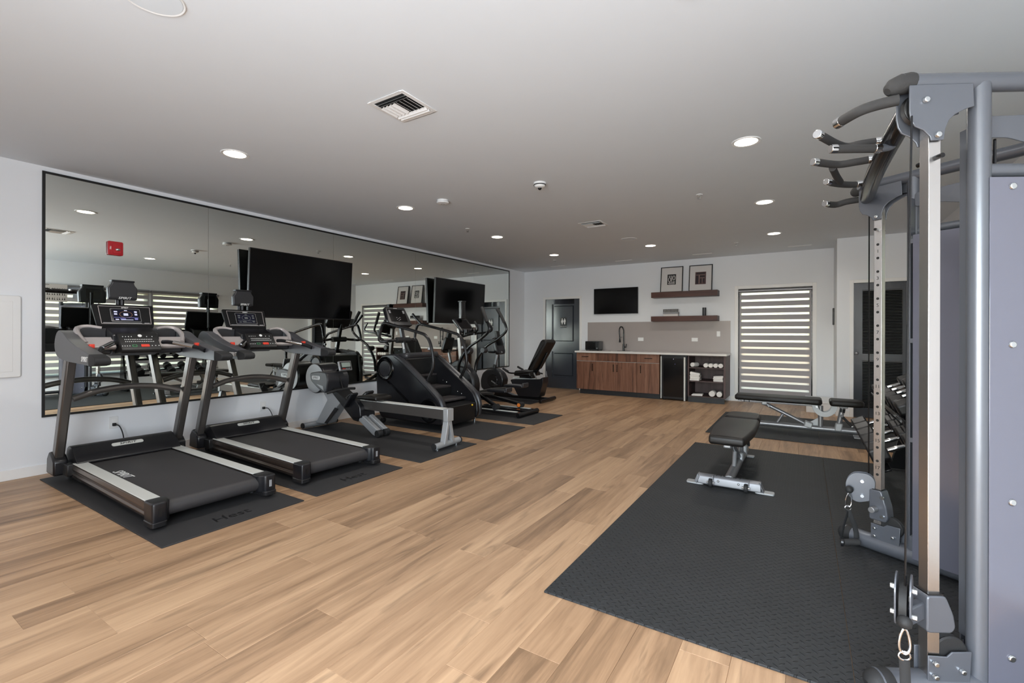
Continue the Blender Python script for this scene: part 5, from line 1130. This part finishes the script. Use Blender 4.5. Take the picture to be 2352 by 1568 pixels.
TB(MB().loft([Q + Vector((0, 0, -.012)), Q + Vector((.002, 0, -.07)), Q + Vector((.004, -.005, -.15)), Q + Vector((.01, -.03, -.20))], [.014, .014, .014, .012], 8, True, .25), 'handle_strap', rubber)
TB(MB().tube([(5.985, 1.83, .028), (6.06, 1.92, .028)], .016, 10, 1), 'hand_grip', foam)
Q = ball_clip((5.957, 3.355, .352), (-.05, -.02, 0))
TB(MB().loft([Q + Vector((0, 0, -.012)), Q + Vector((.012, .0, -.05)), Q + Vector((.028, .01, -.09)), Q + Vector((.040, .02, -.14)), Q + Vector((.042, .02, -.175))], [.013]*5, 8, True, .25), 'handle_strap', rubber)
hg = TB(MB().tube([(5.925, 3.30, .058), (6.0, 3.335, .062)], .018, 12, 1), 'hand_grip', foam)
TB(MB().lathe([(.012, -.006), (.024, -.006), (.024, .006), (.012, .006)], (5.92, 3.297, .058), 'x', 18), 'grip_ring', black_s, 0, hg)
TB(MB().loft([Q + Vector((0, 0, -.02)), Vector((5.93, 3.32, .15)), Vector((5.915, 3.298, .07))], [.012]*3, 8, True, .2), 'handle_strap', rubber)
# crossbar and pull-up grips
cb = TB(MB().tube([near(.10, -.03, 2.05), (6.035, 2.22, 2.045), (6.02, 2.5, 2.03), (6.015, 2.75, 2.025), (6.02, 3.0, 2.03), (6.035, 3.28, 2.045), far(.10, -.03, 2.05)], [.03, .034, .036, .036, .036, .034, .03], 18, 5), 'crossbar', black_steel)
def grip(pts, r=.0165, ends=(True, True)):
    g = TB(MB().tube(pts, r, 12, 5), 'pull_up_grip', foam)
    P = [Vector(p) for p in pts]
    for on, a, b in ((ends[0], P[0], P[1]), (ends[1], P[-1], P[-2])):
        if on: d = (b - a).normalized(); TB(MB().cyl(a - d*.004, a + d*.022, r*1.06, n=14), 'chrome_ring', chrome, .002, g)
    return g
def stub(pts, r=.0155): TB(MB().tube(pts, r, 12, 5), 'grip_stub', blue_grey)
grip([(6.005, 2.052, 2.065), (5.945, 2.05, 2.062), (5.893, 2.05, 2.052), (5.836, 2.119, 2.05)], .0185, (False, True))
grip([(6.0, 2.41, 2.052), (5.93, 2.40, 2.05), (5.868, 2.385, 2.048), (5.775, 2.19, 2.05)])
grip([(5.985, 2.34, 2.0), (5.90, 2.29, 2.0), (5.822, 2.245, 2.0)]); stub([(5.985, 2.34, 2.0), (6.02, 2.36, 2.008), (6.04, 2.36, 2.03)])
grip([(5.998, 2.63, 2.05), (5.93, 2.63, 2.048), (5.858, 2.622, 2.048), (5.766, 2.532, 2.05)])
grip([(5.844, 2.66, 2.046), (5.865, 2.80, 2.046), (5.888, 2.93, 2.048)], .0155, (False, False))
grip([(5.828, 2.90, 2.05), (5.885, 2.97, 2.048), (5.945, 3.02, 2.048), (5.985, 3.03, 2.05)]); stub([(5.975, 3.05, 2.04), (6.01, 3.07, 2.03), (6.035, 3.06, 2.035)])
grip([(6.005, 3.448, 2.065), (5.945, 3.45, 2.062), (5.893, 3.45, 2.052), (5.836, 3.38, 2.05)], .0185, (False, True))
# rear frame and exercise chart
TB(MB().tube([near(.88, -.03, 2.10), far(.88, -.03, 2.10)], .03, 14, 1), 'rear_beam', blue_grey); TB(MB().tube([near(.88, -.03, .09), far(.88, -.03, .09)], .03, 14, 1), 'rear_beam', blue_grey)
ch = TB(MB().box((6.60, 2.44, 1.86), (6.606, 3.06, 2.20)), 'exercise_chart', paper); ch['label'] = 'white exercise chart with rows of small figures'
pg = MB()
for r_ in range(3):
    for k in range(8):
        for q in (0, 1):
            y = 2.475 + .072*k + .031*q; z = 1.895 + .092*r_; x = 6.5985
            pg.prism([(y, z), (y + .02, z), (y + .012, z + .022 + .008*((k + r_ + q) % 3)), (y + .004, z + .03)], 'x', x, x + .001); pg.prism([(y + .006 + i_, z + .036 + j_) for i_, j_ in ((0, 0), (.008, 0), (.008, .009), (0, .009))], 'x', x, x + .001)
pg.box((6.5985, 2.62, 2.178), (6.5995, 2.80, 2.186)); pg.map(lambda x, y, z: (x - 6.4, y - 2.75, z - .0095)); stuff(pg.build('figure_prints', print_k, ch))

# ================================================================== dumbbell rack along the right wall
t = thing('dumbbell_rack', 'black two tier dumbbell rack behind the cable machine', 'rack', (6.5, 4.75, .0095))
RK = t
def RB(b, name, m, bevel=0.0, parent=None): return b.map(lambda x, y, z: (x - 6.5, y - 4.75, z - .0095)).build(name, m, parent or RK, bevel)
tilt = R(24); ct, sn = math.cos(tilt), math.sin(tilt)
for y in (3.93, 5.52):
    RB(MB().prism(fillet([(6.33,.02),(6.95,.02),(6.95,.08),(6.75,.10),(6.66,.78),(6.60,.80),(6.52,.50),(6.42,.10),(6.33,.08)], .02), 'y', y, y + .04), 'end_frame', black_steel, .006)
TIERS = ((6.30, .40), (6.42, .735))
for (x, z) in TIERS:
    for o in (-.105, .105):
        RB(MB().obox((x + o*ct, 4.745, z + o*sn), (.022*ct, 0, .022*sn), (0, .82, 0), (-.006*sn, 0, .006*ct)), 'tier_rail', black_steel, .003)
    RB(MB().obox((x - .15*ct, 4.745, z - .15*sn + .012), (.004*ct, 0, .004*sn), (0, .82, 0), (-.025*sn, 0, .025*ct)), 'tier_lip', dark_frame, .002)
def dumbbell(label, x, y, z, r, hl, group):
    d = thing('dumbbell', label, 'dumbbell', (x, y, z), 0, group); d.rotation_euler = (0, -tilt, 0)
    hx = [(r*math.cos(math.pi/3*i + math.pi/6), r*math.sin(math.pi/3*i + math.pi/6)) for i in range(6)]
    for s in (-1, 1): MB().prism(hx, 'x', s*.055 if s > 0 else -.055 - hl, s*.055 + hl if s > 0 else -.055).build('head', black_p, d, .012)
    MB().tube([(-.06, 0, 0), (-.03, 0, 0), (0, 0, 0), (.03, 0, 0), (.06, 0, 0)], [.013, .015, .017, .015, .013], 12, 3).build('handle', chrome, d)
    return d
ords = ('first', 'second', 'third', 'fourth', 'fifth', 'sixth')
for k in range(5): dumbbell(ords[k] + ' hex dumbbell from the cable machine on the lower tier of the rack', TIERS[0][0] - .075*sn, 4.10 + .285*k, TIERS[0][1] + .082*ct + .006, .082, .11, 'hex dumbbells on the lower tier')
for k in range(6): dumbbell(ords[k] + ' hex dumbbell from the cable machine on the upper tier of the rack', TIERS[1][0] - .06*sn, 4.07 + .245*k, TIERS[1][1] + .067*ct + .006, .066, .085, 'hex dumbbells on the upper tier')
